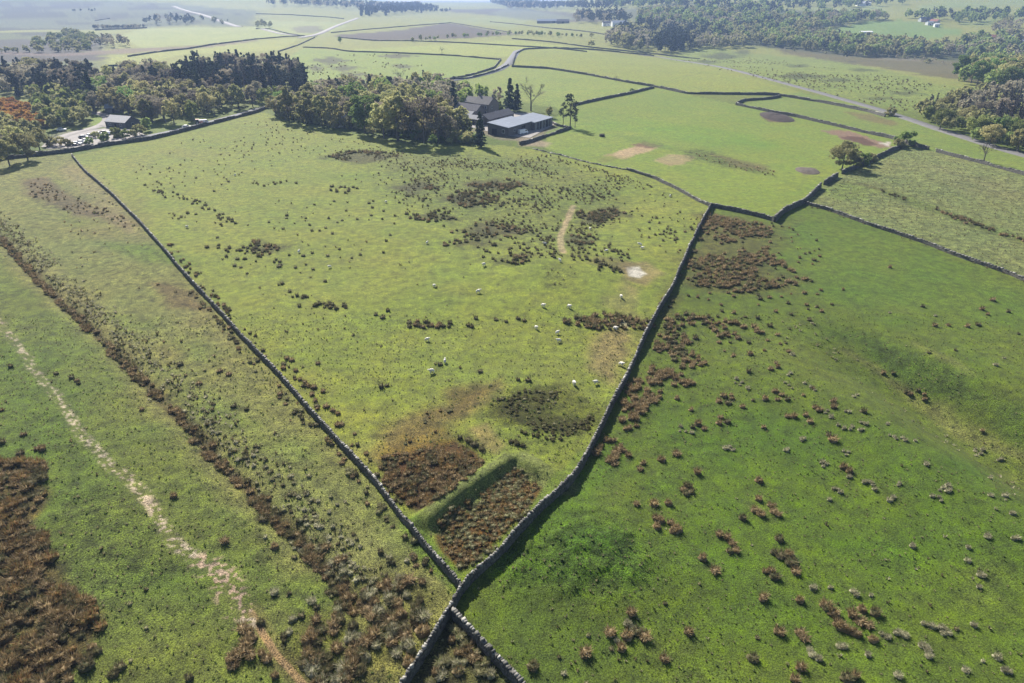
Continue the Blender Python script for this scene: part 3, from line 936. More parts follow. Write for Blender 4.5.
def branch_mesh(H, z0, spread, nlim, r0, depth=2, twigs=0, seedup=.5):
    """tapered trunk with limbs; returns (trunk MB, list of twig end points)"""
    m = MB()
    tips = []
    def limb(p, d, length, r, lev):
        n = 3
        q = p
        dd = d
        for i in range(n):
            nd = (dd + Vector(rng.normal(size=3)) * .16 + Vector((0, 0, .06))).normalized()
            e = q + nd * (length / n)
            m.cyl(q, e, r * (1 - i / (n + .6)), r * (1 - (i + 1) / (n + .6)), 6 if lev < 2 else 4, caps=False)
            if lev < depth and i > 0:
                for _ in range(2):
                    sd = (nd + Vector(rng.normal(size=3)) * .75 + Vector((0, 0, .1))).normalized()
                    limb(e, sd, length * rng.uniform(.45, .65), r * (1 - (i + 1) / (n + .6)) * .7 + .01, lev + 1)
            q, dd = e, nd
        tips.append((q, dd, length))
    m.cyl((0, 0, -.4), (0, 0, z0), r0 * 1.25, r0, 9)
    m.cyl((0, 0, z0), (rng.normal() * .2, rng.normal() * .2, H * .72), r0, r0 * .3, 7)
    for k in range(nlim):
        a = 2 * math.pi * (k + rng.random() * .6) / nlim
        z = z0 + (H * .6 - z0) * rng.random() ** 1.2 * .8
        d = Vector((math.cos(a) * spread, math.sin(a) * spread, seedup + rng.random() * .5)).normalized()
        limb(Vector((0, 0, z)), d, H * rng.uniform(.32, .45), r0 * .5, 1)
    return m, tips

def leaf_mat(name, c1, c2, trans=0.25, var=.35):
    m, nt, b = new_mat(name)
    oi = node(nt, "ShaderNodeObjectInfo")
    tc = node(nt, "ShaderNodeTexCoord")
    f = noise_node(nt, tc.outputs["Object"], .45, 4, .7)
    c = mix_col(nt, maprange(nt, f, .35, .65, 0, 1), c1, c2)
    g = maprange(nt, oi.outputs["Random"], 0, 1, 1 - var, 1 + var)
    c = mul_col(nt, c, g)
    hs = node(nt, "ShaderNodeHueSaturation")
    rr = node(nt, "ShaderNodeMath", operation='FRACT')
    r2 = node(nt, "ShaderNodeMath", operation='MULTIPLY'); nt.links.new(oi.outputs["Random"], r2.inputs[0]); r2.inputs[1].default_value = 7.31
    nt.links.new(r2.outputs[0], rr.inputs[0])
    nt.links.new(maprange(nt, rr.outputs[0], 0, 1, .482, .515), hs.inputs["Hue"])
    nt.links.new(c, hs.inputs["Color"])
    nt.links.new(hs.outputs[0], b.inputs["Base Color"])
    b.inputs["Roughness"].default_value = .8
    b.inputs["Specular IOR Level"].default_value = .15
    if trans:
        tr = node(nt, "ShaderNodeBsdfTranslucent")
        nt.links.new(hs.outputs[0], tr.inputs["Color"])
        mx = node(nt, "ShaderNodeMixShader"); mx.inputs[0].default_value = trans
        nt.links.new(b.outputs[0], mx.inputs[1]); nt.links.new(tr.outputs[0], mx.inputs[2])
        nt.links.new(mx.outputs[0], nt.nodes["Material Output"].inputs[0])
    return m

M_LEAF = {"green": leaf_mat("leaf_green", (.14, .205, .058), (.205, .27, .08), .45),
          "lime": leaf_mat("leaf_fresh_green", (.18, .22, .065), (.24, .27, .085), .42),
          "olive": leaf_mat("leaf_olive", (.27, .27, .115), (.38, .36, .155), .45),
          "brown": leaf_mat("twig_brown", (.205, .18, .125), (.295, .26, .18), .35),
          "larch": leaf_mat("larch_brown", (.065, .056, .052), (.10, .088, .066), .2),
          "pine": leaf_mat("needles_dark", (.034, .048, .03), (.056, .072, .042), .2),
          "spruce": leaf_mat("needles_green", (.032, .05, .028), (.055, .075, .038), .15),
          "rust": leaf_mat("bracken_rust", (.40, .22, .06), (.50, .31, .09), .3, .15),
          "bare": simple_mat("bare_twig", (.13, .11, .09), .9, .2)}
m_bark = simple_mat("bark", (.11, .095, .08), .95, .3, 2.0)

class Proto: pass
PROTO = {}
def proto(key, kind, H, crownVF, trunkMB, mat):
    p = Proto(); p.H, p.kind, p.mat = H, kind, mat
    p.V, p.F = crownVF
    p.crown = np_mesh("crown", p.V, p.F); p.crown.materials.append(M_LEAF[mat])
    p.trunk = trunkMB.mesh("trunk"); p.trunk.materials.append(m_bark)
    PROTO.setdefault(key, []).append(p)

for k in range(3):
    for key, mt in (("green", "green"), ("olive", "olive"), ("brown", "brown"), ("lime", "lime")):
        wide = [1.0, 1.2, .82][k]
        t, tips = branch_mesh(12, 2.4, .8, 5, .26, 1)
        sparse = .62 if key == "brown" else (.85 if key == "olive" else 1)
        proto(key, "broadleaf_tree", 12, clump_crown(12, 4.3 * wide, 7.0, 4.9, int(44 * sparse) + 4 * k, 72, .23 if key == "brown" else .27), t, mt)
for k in range(3):
    t = MB(); t.cyl((0, 0, -.4), (0, 0, 13.5), .24, .05, 7)
    proto("spruce", "conifer_tree", 14, conifer_crown(14, 2.7 + .4 * k, 1.2, 20, 12, .30), t, "spruce")
    t, tips = branch_mesh(14, 5.0, .9, 4, .24, 1)
    proto("pine", "conifer_tree", 14, clump_crown(14, 2.9 + .3 * k, 9.0, 5.0, 24, 46, .30), t, "pine")
    t = MB(); t.cyl((0, 0, -.4), (0, 0, 12.8), .2, .04, 7)
    proto("larch", "conifer_tree", 13, conifer_crown(13, 2.3 + .3 * k, 1.6, 18, 8, .24, .35), t, "larch")
for k in range(2):                                      # column of dense dark yew or cypress
    t = MB(); t.cyl((0, 0, -.4), (0, 0, 9), .22, .05, 7)
    proto("column", "conifer_tree", 10, clump_crown(10, 2.3, 5.2, 4.8, 74, 60, .24), t, "pine")
    t = MB(); t.cyl((0, 0, -.4), (0, 0, 8), .22, .05, 7)
    proto("poplar", "broadleaf_tree", 12, clump_crown(12, 2.6, 6.2, 5.6, 46, 46, .28), branch_mesh(12, 1.5, .4, 4, .22, 1)[0], "olive")
for k in range(3):                                      # scots pine: bare pole and layered tufts
    t = MB(); t.cyl((0, 0, -.4), (.3, 0, 13.2), .26, .07, 7)
    C = []
    for j in range(11):
        a = rng.uniform(0, 6.28); z = 5.2 + 8 * j / 10; L_ = rng.uniform(1.0, 2.6) * (1 - .45 * j / 10)
        e = np.array([math.cos(a) * L_, math.sin(a) * L_, z + .5])
        t.cyl((0, 0, z - .6), e, .07, .03, 5, False)
        q = rng.normal(size=(60, 3)) * np.array([.62, .62, .34])
        C.append(e + q)
    proto("scots", "conifer_tree", 14, blade_quads(np.concatenate(C), .24), t, "pine")
for k in range(3):                                      # bare tree: limbs and a haze of fine twigs
    t, tips = branch_mesh(12, 2.6, .95, 6, .28, 2)
    V, Fq = [], []
    for p, d, L_ in tips:
        for _ in range(24):
            e = (d + Vector(rng.normal(size=3)) * .55).normalized() * rng.uniform(.7, 1.9)
            a = d.orthogonal().normalized() * .026
            s0 = p - d * rng.uniform(0, L_ * .4)
            n = len(V)
            V += [tuple(s0 - a), tuple(s0 + a), tuple(s0 + e + a * .4), tuple(s0 + e - a * .4)]
            Fq.append((n, n + 1, n + 2, n + 3))
    proto("bare", "bare_tree", 12, (np.array(V), np.array(Fq)), t, "bare")
for k in range(3):
    for key, mt in (("bush", "olive"), ("bush_green", "green"), ("bush_rust", "rust"), ("bush_lime", "lime")):
        t, tips = branch_mesh(3.4, .3, 1.0, 4, .10, 1)
        proto(key, "shrub", 3.4, clump_crown(3.4, 2.1, 1.7, 1.7, 20, 40, .22), t, mt)

WORD = {"green": "green leafy tree", "olive": "olive half-leafed tree", "brown": "brown twiggy tree", "lime": "fresh pale-green tree", "spruce": "dark green pointed conifer",
        "pine": "blackish broad conifer", "larch": "grey-brown thin conifer", "column": "dense dark evergreen", "poplar": "tall narrow olive tree", "scots": "pine with bare trunk",
        "bare": "bare leafless tree", "bush": "olive bush", "bush_green": "green bush", "bush_rust": "rusty brown bush", "bush_lime": "pale green bush"}
TREES = []                     # (kind, x, y, z, height, label, group)
def tree_px(key, u, v, h, label, group=None):
    x, y, z = at(u, v)
    TREES.append((key, x, y, z, h, label, group))

def sample_poly(pts, spacing, world_pts=False):
    W = np.asarray(pts) if world_pts else wpts(pts)
    x0, y0 = W.min(0); x1, y1 = W.max(0)
    nx, ny = max(1, int((x1 - x0) / spacing)), max(1, int((y1 - y0) / spacing))
    gx, gy = np.meshgrid(np.arange(nx + 1), np.arange(ny + 1))
    x = x0 + (gx.ravel() + rng.uniform(-.45, .45, gx.size)) * spacing + (gy.ravel() % 2) * spacing * .5
    y = y0 + (gy.ravel() + rng.uniform(-.45, .45, gy.size)) * spacing
    m = inside(x, y, W)
    return x[m], y[m]

def wood(pts, spacing, kinds, h0, h1, place, mass=None):
    """trees of several kinds over an area; they share a label per kind, size and wood"""
    x, y = sample_poly(pts, spacing)
    z = ground_h(x, y) if len(x) else []
    keys = list(kinds)
    pr = np.array([kinds[k] for k in keys], float); pr /= pr.sum()
    c = fbm(x, y, 40, 77, 2) if len(x) else []
    for i in range(len(x)):
        key = keys[int(np.searchsorted(np.cumsum(pr), np.clip(rng.random() * .6 + (c[i] * .5 + .5) * .4, 0, .9999)))]
        h = rng.uniform(h0, h1)
        size = "short" if h < h0 + (h1 - h0) / 3 else ("tall" if h > h0 + 2 * (h1 - h0) / 3 else "mid-height")
        TREES.append((key, x[i], y[i], z[i], h, f"{size} {WORD[key]} {place}", f"{size} {WORD[key]}s {place}", mass))

# single trees one can point at
T = tree_px
T("green", 365, 133, 18, "rounded bright green tree at the field edge of the farm copse")
T("olive", 398, 141, 22, "largest broad olive tree in the middle of the farm copse")
T("brown", 424, 143, 20, "large brown twiggy tree beside the largest olive copse tree")
T("brown", 438, 143, 17, "dull brown tree at the copse edge facing the rushy pasture")
T("olive", 384, 138, 16, "pale olive tree leaning out beside the rounded green copse tree")
T("poplar", 289, 121, 17, "tall narrow olive tree where the copse meets the road wall")
T("poplar", 307, 124, 18, "second tall narrow olive tree along from the road wall end of the copse")
T("poplar", 322, 126, 15, "third tall narrow olive tree along from the road wall end of the copse")
T("poplar", 336, 128, 17, "yellowish narrow tree next to the rounded green copse tree")
T("olive", 276, 117, 11, "low olive tree at the road wall end of the copse")
T("spruce", 480, 147, 15, "dark conifer standing on the field edge before the farm roofs")
T("olive", 466, 138, 10, "small brownish tree on the lawn before the long farm roof")
T("brown", 451, 140, 11, "twiggy tree at the corner of the farm lawn")
T("spruce", 454, 113, 17, "tall dark conifer behind the end of the long farm roof")
T("spruce", 510, 111, 18, "taller dark conifer just behind the stone farmhouse")
T("spruce", 517, 111, 15, "shorter conifer beside the taller dark one behind the farmhouse")
T("bush_green", 497, 113, 6, "rounded bush at the gable end of the farmhouse")
T("green", 482, 103, 11, "green tree peeping over the farmhouse roof")
T("brown", 498, 104, 10, "reddish twiggy tree behind the farmhouse")
T("bare", 531, 111, 16, "wide bare tree standing behind the grey barn roof")
T("olive", 549, 118, 6, "small olive tree at the back corner of the grey barn")
T("scots", 570, 128, 16, "tallest pine with a bare trunk at the yard wall end")
T("scots", 563, 126, 11, "shorter pine leaning beside the tallest yard pine")
T("scots", 575, 128, 9, "lowest pine tuft on the outer side of the yard pines")
T("column", 390, 96, 12, "rounded black evergreen above the copse skyline")
T("spruce", 371, 97, 14, "pointed dark conifer poking above the copse")
T("spruce", 424, 86, 11, "dark conifer beside the road bend behind the copse")
T("pine", 430, 87, 9, "small dark conifer next to the road bend")
T("bare", 401, 84, 11, "bare round tree standing above the copse before the pale pasture")
T("spruce", 331, 97, 13, "dark conifer between the copse and the cottage roof")
T("pine", 338, 98, 12, "broad dark conifer behind the narrow olive trees")
T("lime", 265, 106, 10, "pale green tree beside the pink cottage roof")
T("lime", 276, 105, 11, "second pale green tree hiding the cottage wall")
T("lime", 194, 121, 10, "single fresh pale-green tree above the parked tractor")
T("bare", 215, 116, 8, "thin bare tree beside the road at the wood edge")
T("green", 148, 131, 6.5, "round bush-like tree beside the dark cabin")
T("olive", 842, 169, 10, "round-topped olive tree on the gapped lane wall")
T("bush", 853, 168, 4.5, "low olive bush on the lane wall beside the round-topped tree")
T("bush_green", 862, 165, 4.5, "green bush farther along the lane wall")
T("bush", 870, 162, 3.5, "smallest bush on the lane wall")
T("bush_green", 905, 146, 6.5, "dark round thorn at the wall corner by the bare dug patch")
T("bush", 897, 148, 4.0, "pale bush crouching beside the dark round thorn")
T("bare", 983, 163, 9, "bare forked tree on the wall above the pale rough field")
T("lime", 1003, 149, 6, "small pale-green tree alone below the dark larch wood")
T("pine", 845, 61, 13, "lone dark tree on the moor edge above the trackway")
T("bush", 890, 116, 4.5, "scrubby bush beside the trackway wall end")
T("bare", 616, 82, 5, "tiny bare tree on the long curving wall")
T("bush_green", 632, 92.5, 2.5, "tiny thorn below the curving wall")
T("bare", 618, 39, 13, "bare tree alone in the far pale pasture")
T("bare", 442, 53.5, 7, "tiny lone tree in the far yellow pasture")
T("bush", 591, 47, 8, "tiny thorn on the far wall across the pastures")
T("green", 340, 43, 8, "tiny lone thorn beside the far wall")
T("olive", 10, 166, 11, "big olive tree overhanging the road wall by the field corner")
T("olive", 28, 160, 11, "olive tree with a dark trunk inside the road wall")
T("brown", 2, 156, 10, "brown twiggy tree at the edge of the view by the road wall")
T("olive", 18, 150, 10, "olive tree behind the one with the dark trunk")
T("olive", 40, 150, 9, "small leaning olive tree next to the parked cars")
T("bush", 60, 146, 4, "small bush between the parked cars and the wall")
T("bush_lime", 104, 141, 4, "pale bush among the parked cars")
T("bush_lime", 118, 138, 5, "yellow-green bush between the cars and the cabin")
T("bush", 68, 148, 3.5, "low dark bush at the wall below the near parking row")
T("bush_green", 90, 144, 3, "small green bush at the cabin end of the near parking row")
T("bush", 96, 138, 3, "scrubby bush splitting the two parking rows")
T("bush_lime", 126, 138.5, 4, "light bush on the bank by the cabin yard")
T("bush", 133, 137.5, 3.5, "twiggy bush on the wall side of the cabin yard")
T("bush", 50, 146, 4, "bush at the lane mouth beside the sapling")
T("bush", 140, 135, 4.5, "olive bush beside the road near the cabin")
T("spruce", 94, 108, 21, "tallest dark conifer behind the turning lawn")
T("bare", 54, 143, 5, "thin sapling beside the parking lane")

# woods and copses
wood([(262, 115), (290, 121), (330, 127), (370, 134), (410, 141), (450, 145), (476, 147), (476, 142), (450, 139), (410, 135), (370, 128), (330, 121), (290, 115)], 5.0, {"bush": 4, "bush_green": 2}, 2.5, 5, "in the dark undergrowth along the copse front")
wood([(262, 114), (290, 119), (330, 124), (370, 130), (410, 137), (445, 141), (470, 137), (450, 122), (430, 110), (400, 102), (340, 104), (290, 108)], 8.5, {"brown": 4, "olive": 4, "green": 2, "pine": 2}, 9, 15, "inside the farm copse")
wood([(300, 108), (345, 100), (400, 98), (440, 100), (450, 92), (430, 88), (395, 90), (350, 90), (310, 96)], 9.5, {"brown": 4, "olive": 2, "green": 1, "spruce": 2}, 7, 12, "along the back of the farm copse")
wood([(436, 104), (455, 112), (472, 104), (468, 96), (448, 94)], 8, {"lime": 1, "brown": 2, "green": 2}, 7, 11, "between the copse and the farmhouse")
wood([(118, 114), (150, 128), (170, 126), (190, 120), (215, 114), (256, 107), (262, 100), (200, 96), (150, 98), (120, 102)], 8.5, {"brown": 5, "olive": 4, "green": 1, "bare": 1}, 8, 14, "in the roadside wood beyond the cabin")
wood([(196, 104), (262, 98), (300, 98), (310, 88), (296, 74), (240, 71), (200, 74), (180, 84), (172, 96)], 8.5, {"pine": 5, "spruce": 4, "larch": 2, "brown": 3, "olive": 2}, 12, 19, "in the dark wood above the road")
wood([(118, 101), (172, 96), (180, 84), (150, 76), (118, 82)], 9.0, {"pine": 2, "spruce": 2, "brown": 3, "olive": 3}, 9, 16, "at the pasture end of the dark wood")
wood([(96, 113), (118, 112), (120, 101), (118, 84), (95, 84), (90, 98)], 8.5, {"olive": 4, "brown": 3, "green": 1, "spruce": 1}, 8, 14, "behind the turning lawn")
wood([(-10, 96), (30, 98), (60, 101), (92, 100), (95, 82), (60, 78), (20, 76), (-10, 76)], 9.0, {"pine": 5, "spruce": 2, "brown": 3, "olive": 2}, 10, 17, "in the wood behind the rusty slope")
wood([(30, 112), (60, 120), (92, 114), (92, 100), (60, 101), (36, 102)], 7.5, {"olive": 5, "lime": 2, "brown": 2}, 6, 11, "in the scrub between rusty slope and lawn")
wood([(40, 130), (58, 131), (78, 128), (92, 123), (90, 116), (60, 119), (40, 116)], 6.5, {"olive": 4, "lime": 2, "green": 2}, 6, 9, "in the scrub beside the parking lane")
wood([(-20, 148), (10, 150), (38, 144), (42, 134), (30, 126), (-20, 128)], 7.0, {"olive": 5, "brown": 2}, 6, 9, "in the corner thicket by the parking lane")
wood([(-20, 126), (10, 126), (44, 130), (48, 120), (36, 112), (10, 106), (-20, 106)], 4.6, {"bush_rust": 6, "bush": 1}, 3.5, 6, "on the rusty slope above the corner thicket")
wood([(920, 122), (950, 134), (985, 145), (1030, 158), (1080, 172), (1110, 160), (1060, 140), (1000, 132), (950, 120)], 7.5, {"olive": 5, "lime": 2, "green": 2, "brown": 1}, 6, 11, "along the lower edge of the larch wood")
wood([(950, 120), (1000, 131), (1060, 139), (1140, 150), (1130, 100), (1030, 92), (980, 98)], 8.0, {"larch": 6, "brown": 4, "pine": 1}, 8, 12, "within the grey-brown larch wood")
wood([(912, 118), (935, 122), (955, 116), (985, 100), (965, 100), (930, 108)], 7.5, {"larch": 3, "olive": 3, "spruce": 2}, 6, 11, "at the moor tip of the larch wood")
wood([(950, 82), (985, 90), (1080, 92), (1080, 74), (1010, 70), (965, 72)], 13, {"olive": 5, "green": 4, "pine": 2}, 13, 19, "in the tall rounded wood above the larches")
wood([(606, 46), (628, 49), (640, 52), (655, 46), (640, 36), (612, 36)], 12, {"brown": 4, "pine": 2, "olive": 3}, 13, 20, "in the nearer end of the far wood")
wood([(652, 53), (672, 53), (690, 50), (684, 44), (664, 44)], 11, {"pine": 5, "spruce": 2}, 18, 25, "in the black clump at the far wood")
wood([(690, 50), (745, 48), (740, 42), (690, 43)], 13, {"brown": 4, "olive": 2, "green": 2}, 12, 18, "along the moor side of the far wood")
M = "mass"
wood([(640, 44), (690, 46), (740, 42), (700, 30), (640, 28), (606, 34)], 16, {"brown": 2, "pine": 5, "olive": 2, "green": 1}, 14, 20, "", M)
wood([(575, 24), (612, 26), (640, 24), (620, 18), (575, 17)], 19, {"brown": 3, "pine": 4, "olive": 1}, 16, 22, "", M)
wood([(512, 10), (560, 10), (600, 13), (620, 16), (600, 8), (540, 5), (490, 4)], 27, {"pine": 5, "brown": 2}, 20, 28, "", M)
wood([(360, 17), (390, 16), (440, 11), (410, 9), (362, 12)], 24, {"pine": 5, "spruce": 2}, 18, 26, "", M)
wood([(256, 7), (300, 7.4), (350, 10), (420, 9), (420, 6), (330, 4.6), (288, 4.2)], 30, {"pine": 4, "brown": 2}, 18, 26, "", M)
wood([(425, 13), (450, 13.2), (450, 11.6), (425, 11.6)], 20, {"pine": 5}, 10, 14, "", M)
wood([(144, 25), (172, 25), (194, 26), (192, 21), (150, 22)], 18, {"pine": 5, "brown": 2}, 12, 19, "", M)
wood([(92, 49), (128, 48), (134, 47), (118, 42), (96, 44)], 14, {"pine": 3, "brown": 4}, 8, 14, "", M)
wood([(30, 50), (92, 50), (98, 38), (70, 32), (40, 40)], 17, {"bush": 4, "bush_lime": 3, "brown": 2}, 5, 9, "", M)
wood([(0, 54), (90, 52), (90, 50.5), (0, 52)], 15, {"bush": 4, "olive": 3}, 5, 8, "", M)
wood([(412, 42), (460, 38.5), (512, 35.5), (560, 37.5), (592, 38), (592, 37.2), (512, 34.4), (412, 40.8)], 13, {"olive": 4, "green": 3}, 4, 8, "", M)
wood([(256, 28), (272, 28), (272, 25), (256, 24)], 20, {"olive": 4}, 8, 12, "", M)
wood([(92, 30), (128, 29.5), (146, 28), (146, 26.8), (95, 28.4)], 11, {"pine": 3, "brown": 2}, 5, 8, "", M)
wood([(72, 12.6), (96, 12.6), (96, 11.6), (72, 11.6)], 17, {"pine": 3}, 7, 10, "", M)
wood([(176, 23), (224, 24), (234, 22), (190, 17)], 38, {"pine": 2, "bush": 3}, 5, 9, "", M)
# the wooded valley and the far side
wood([(775, 50), (850, 56), (900, 60), (960, 68), (960, 64), (900, 57), (820, 50)], 15, {"bush": 3, "brown": 2, "bush_green": 1}, 3, 6, "", M)
wood([(600, 8), (690, 4), (780, 13), (900, 5), (900, 1), (700, -2), (600, 3)], 36, {"brown": 1, "green": 2, "pine": 4}, 14, 20, "", M)
wood([(690, 36), (742, 44), (800, 50), (860, 57), (945, 58), (960, 50), (900, 45), (870, 43), (815, 36), (770, 34), (720, 28)], 13, {"brown": 2, "olive": 4, "green": 3, "pine": 3}, 11, 17, "", M)
wood([(636, 26), (720, 30), (775, 34), (815, 34), (850, 24), (900, 20), (860, 17), (780, 20), (700, 12), (640, 14)], 16, {"brown": 3, "olive": 2, "green": 3, "pine": 4}, 12, 19, "", M)
wood([(600, 10), (700, 12), (780, 17), (780, 13), (690, 4), (610, 4)], 24, {"brown": 1, "green": 2, "pine": 5}, 14, 22, "", M)
wood([(905, 18), (960, 25), (990, 22), (1060, 17), (1060, 12), (970, 15), (920, 16)], 22, {"brown": 1, "green": 3, "pine": 4}, 12, 18, "", M)
wood([(945, 58), (1000, 66), (1080, 72), (1080, 40), (1024, 36), (985, 40), (955, 46)], 19, {"olive": 4, "green": 3, "brown": 3}, 12, 18, "", M)
wood([(985, 34), (1080, 32), (1080, 22), (1000, 26)], 22, {"brown": 4, "olive": 2}, 11, 16, "", M)
wood([(760, 8), (900, 5), (960, 4), (960, 2), (760, 4)], 45, {"brown": 1, "green": 2, "pine": 4}, 14, 20, "", M)
wood([(700, 2), (1080, -4), (1080, -6), (700, -4)], 60, {"brown": 1, "green": 2, "pine": 4}, 14, 20, "", M)
wood([(850, 50), (900, 55), (945, 57), (900, 52)], 15, {"olive": 4, "bush": 3}, 5, 9, "", M)
for (u, v, w, h) in [(760, 22, 26, 2.5), (800, 28, 26, 2), (715, 20, 20, 2), (740, 30, 20, 2)]:
    pass

order = []
for t in TREES:
    key, x, y, z, h = t[:5]
    order.append(h / max(depth_of(x, y, z), 1))
count = {}
STUFF = {}
for i in sorted(range(len(TREES)), key=lambda k: -order[k]):
    t = TREES[i]
    key, x, y, z, h, lab, grp = t[:7]
    mass = t[7] if len(t) > 7 else None
    p = PROTO[key][int(rng.integers(len(PROTO[key])))]
    rz, s = rng.uniform(0, 6.28), h / p.H
    kind = p.kind
    if mass or count.get(kind, 0) >= 296:
        STUFF.setdefault(p.mat, []).append((p, x, y, z, rz, s))
        continue
    count[kind] = count.get(kind, 0) + 1
    root = empty(kind, (x, y, z), rz)
    wx = s * rng.uniform(.9, 1.12)
    root.scale = (wx, wx, s)
    tag(root, lab, "shrub" if kind == "shrub" else "tree", grp)
    link("trunk", p.trunk, None, root)
    link("crown", p.crown, None, root)
print("trees", count, {k: len(v) for k, v in STUFF.items()})
for mt, lst in STUFF.items():
    VV, FF, n = [], [], 0
    for p, x, y, z, rz, s in lst:
        nq = len(p.F)
        keep = min(nq, 170)
        sel = rng.choice(nq, keep, replace=False)
        q = p.V[p.F[sel]]                                    # keep,4,3
        c = q.mean(1, keepdims=True)
        q = c + (q - c) * math.sqrt(nq / keep) * .8
        ca, sa = math.cos(rz), math.sin(rz)
        X = (q[..., 0] * ca - q[..., 1] * sa) * s + x
        Y = (q[..., 0] * sa + q[..., 1] * ca) * s + y
        VV.append(np.stack([X, Y, q[..., 2] * s + z], -1).reshape(-1, 3))
        FF.append(np.arange(keep * 4).reshape(-1, 4) + n)
        n += keep * 4
    nm = {"pine": "distant_pine_woods", "spruce": "distant_spruce_woods", "larch": "distant_larch_woods"}.get(mt, "distant_woods")
    o = link(nm, np_mesh(nm, np.concatenate(VV), np.concatenate(FF)), M_LEAF[mt])
    tag(o, kind="stuff")

# ------------------------------------------------------------------ buildings
m_dull = simple_mat("dull_sheet_roof", (.27, .27, .28), .95, .1, .5, spec=.04)
m_slate = simple_mat("slate_roof", (.13, .125, .13), .9, .2, 1.2, spec=.06)
m_sheet = simple_mat("pale_sheet_roof", (.22, .245, .29), .85, .12, .3, spec=.15)
m_sheet2 = simple_mat("grey_sheet_roof", (.19, .215, .26), .85, .08, .3, spec=.35)
m_pale_slate = simple_mat("weathered_slate_roof", (.17, .16, .15), .9, .15, 1.2, spec=.08)
m_wallst = simple_mat("rubble_stone", (.15, .13, .11), .9, .3, 2.5)
m_clad = simple_mat("dark_cladding", (.11, .10, .092), .8, .2, 1.0)
m_white = simple_mat("white_paint", (.70, .69, .66), .7, .06, .8)
m_cream = simple_mat("cream_render", (.50, .44, .38), .8, .1, .8)
m_glass = simple_mat("dark_glass", (.03, .035, .04), .1, .1, 1.0, spec=.8)
m_dark = simple_mat("dark_opening", (.015, .015, .015), .9, .1, 1.0)
m_frame = simple_mat("pale_frame", (.5, .49, .46), .6, .05, 1.0)
m_red = simple_mat("red_brick", (.22, .09, .06), .85, .2, 2.0)
m_yard = simple_mat("yard_concrete", (.22, .20, .18), .9, .2, .5)

def gable_house(loc, L_, D, eave, ridge, rz, label, cat="building", mw=None, mr=None, windows=(), doors=(), chim=(), group=None, name="farm_building", over=.3, posts=0, mono=False):
    """ridge along local x; windows (side, x, z, w, h), side -1 = local -y wall, +1 = +y wall, 2 = +x gable, -2 = -x gable"""
    root = empty(name, loc, rz)
    tag(root, label, cat, group)
    hx, hy = L_ / 2, D / 2
    w = MB()
    if mono:
        w.prism_x([(-hy, -.8), (hy, -.8), (hy, ridge - .1), (-hy, eave - .1)], -hx, hx)
    else:
        w.prism_x([(-hy, -.8), (hy, -.8), (hy, eave), (0, ridge - .12), (-hy, eave)], -hx, hx)
    w.build("wall", mw or m_wallst, root)
    sl = (ridge - eave) / hy
    r = MB()
    oy = hy + over
    zl = eave - over * sl
    if mono:
        r.prism_x([(-oy, eave + .02), (oy, ridge + .02), (oy, ridge + .2), (-oy, eave + .2)], -hx - over, hx + over)
        for k in range(int(L_ / 1.5)):                       # standing seams of the sheeting
            x = -hx + (k + .5) * 1.5
            r.prism_x([(-oy, eave + .18), (oy, ridge + .18), (oy, ridge + .25), (-oy, eave + .25)], x - .04, x + .04)
    else:
        r.prism_x([(-oy, zl + .02), (0, ridge + .02), (oy, zl + .02), (oy, zl + .2), (0, ridge + .2), (-oy, zl + .2)], -hx - over, hx + over)
    roof = r.build("roof", mr or m_slate, root)
    for cx, cy in chim:
        c = MB(); zt = ridge + 1.1
        c.box(cx - .45, cx + .45, cy - .3, cy + .3, eave, zt)
        c.box(cx - .52, cx + .52, cy - .37, cy + .37, zt, zt + .12)
        c.cyl((cx - .2, cy, zt + .12), (cx - .2, cy, zt + .5), .12, .1, 8); c.cyl((cx + .2, cy, zt + .12), (cx + .2, cy, zt + .5), .12, .1, 8)
        c.build("chimney", mw or m_wallst, roof)
    def panel(side, x, z, ww, hh, d0, d1, mbb):
        if abs(side) == 1:
            y0, y1 = sorted((side * (hy + d0), side * (hy + d1)))
            mbb.box(x - ww / 2, x + ww / 2, y0, y1, z, z + hh)
        else:
            s = side / 2
            x0, x1 = sorted((s * (hx + d0), s * (hx + d1)))
            mbb.box(x0, x1, x - ww / 2, x + ww / 2, z, z + hh)
    for (side, x, z, ww, hh) in windows:
        f = MB(); panel(side, x, z, ww + .24, hh + .24, -.02, .05, f)
        fo = f.build("window", m_frame, root)
        g = MB(); panel(side, x, z + .12, ww, hh, .03, .075, g)
        g.build("pane", m_glass, fo)
    for (side, x, ww, hh) in doors:
        f = MB(); panel(side, x, 0, ww, hh, -.02, .06, f)
        f.build("door", m_dark, root)
    for i in range(posts):
        p = MB(); x = -hx + (i + .5) * L_ / posts
        p.box(x - .12, x + .12, -hy - .16, -hy - .03, 0, eave - .1)
        p.build("post", m_frame, root)
    return root

def place(u, v, dz=0):
    p = at(u, v); return (p[0], p[1], p[2] + dz)

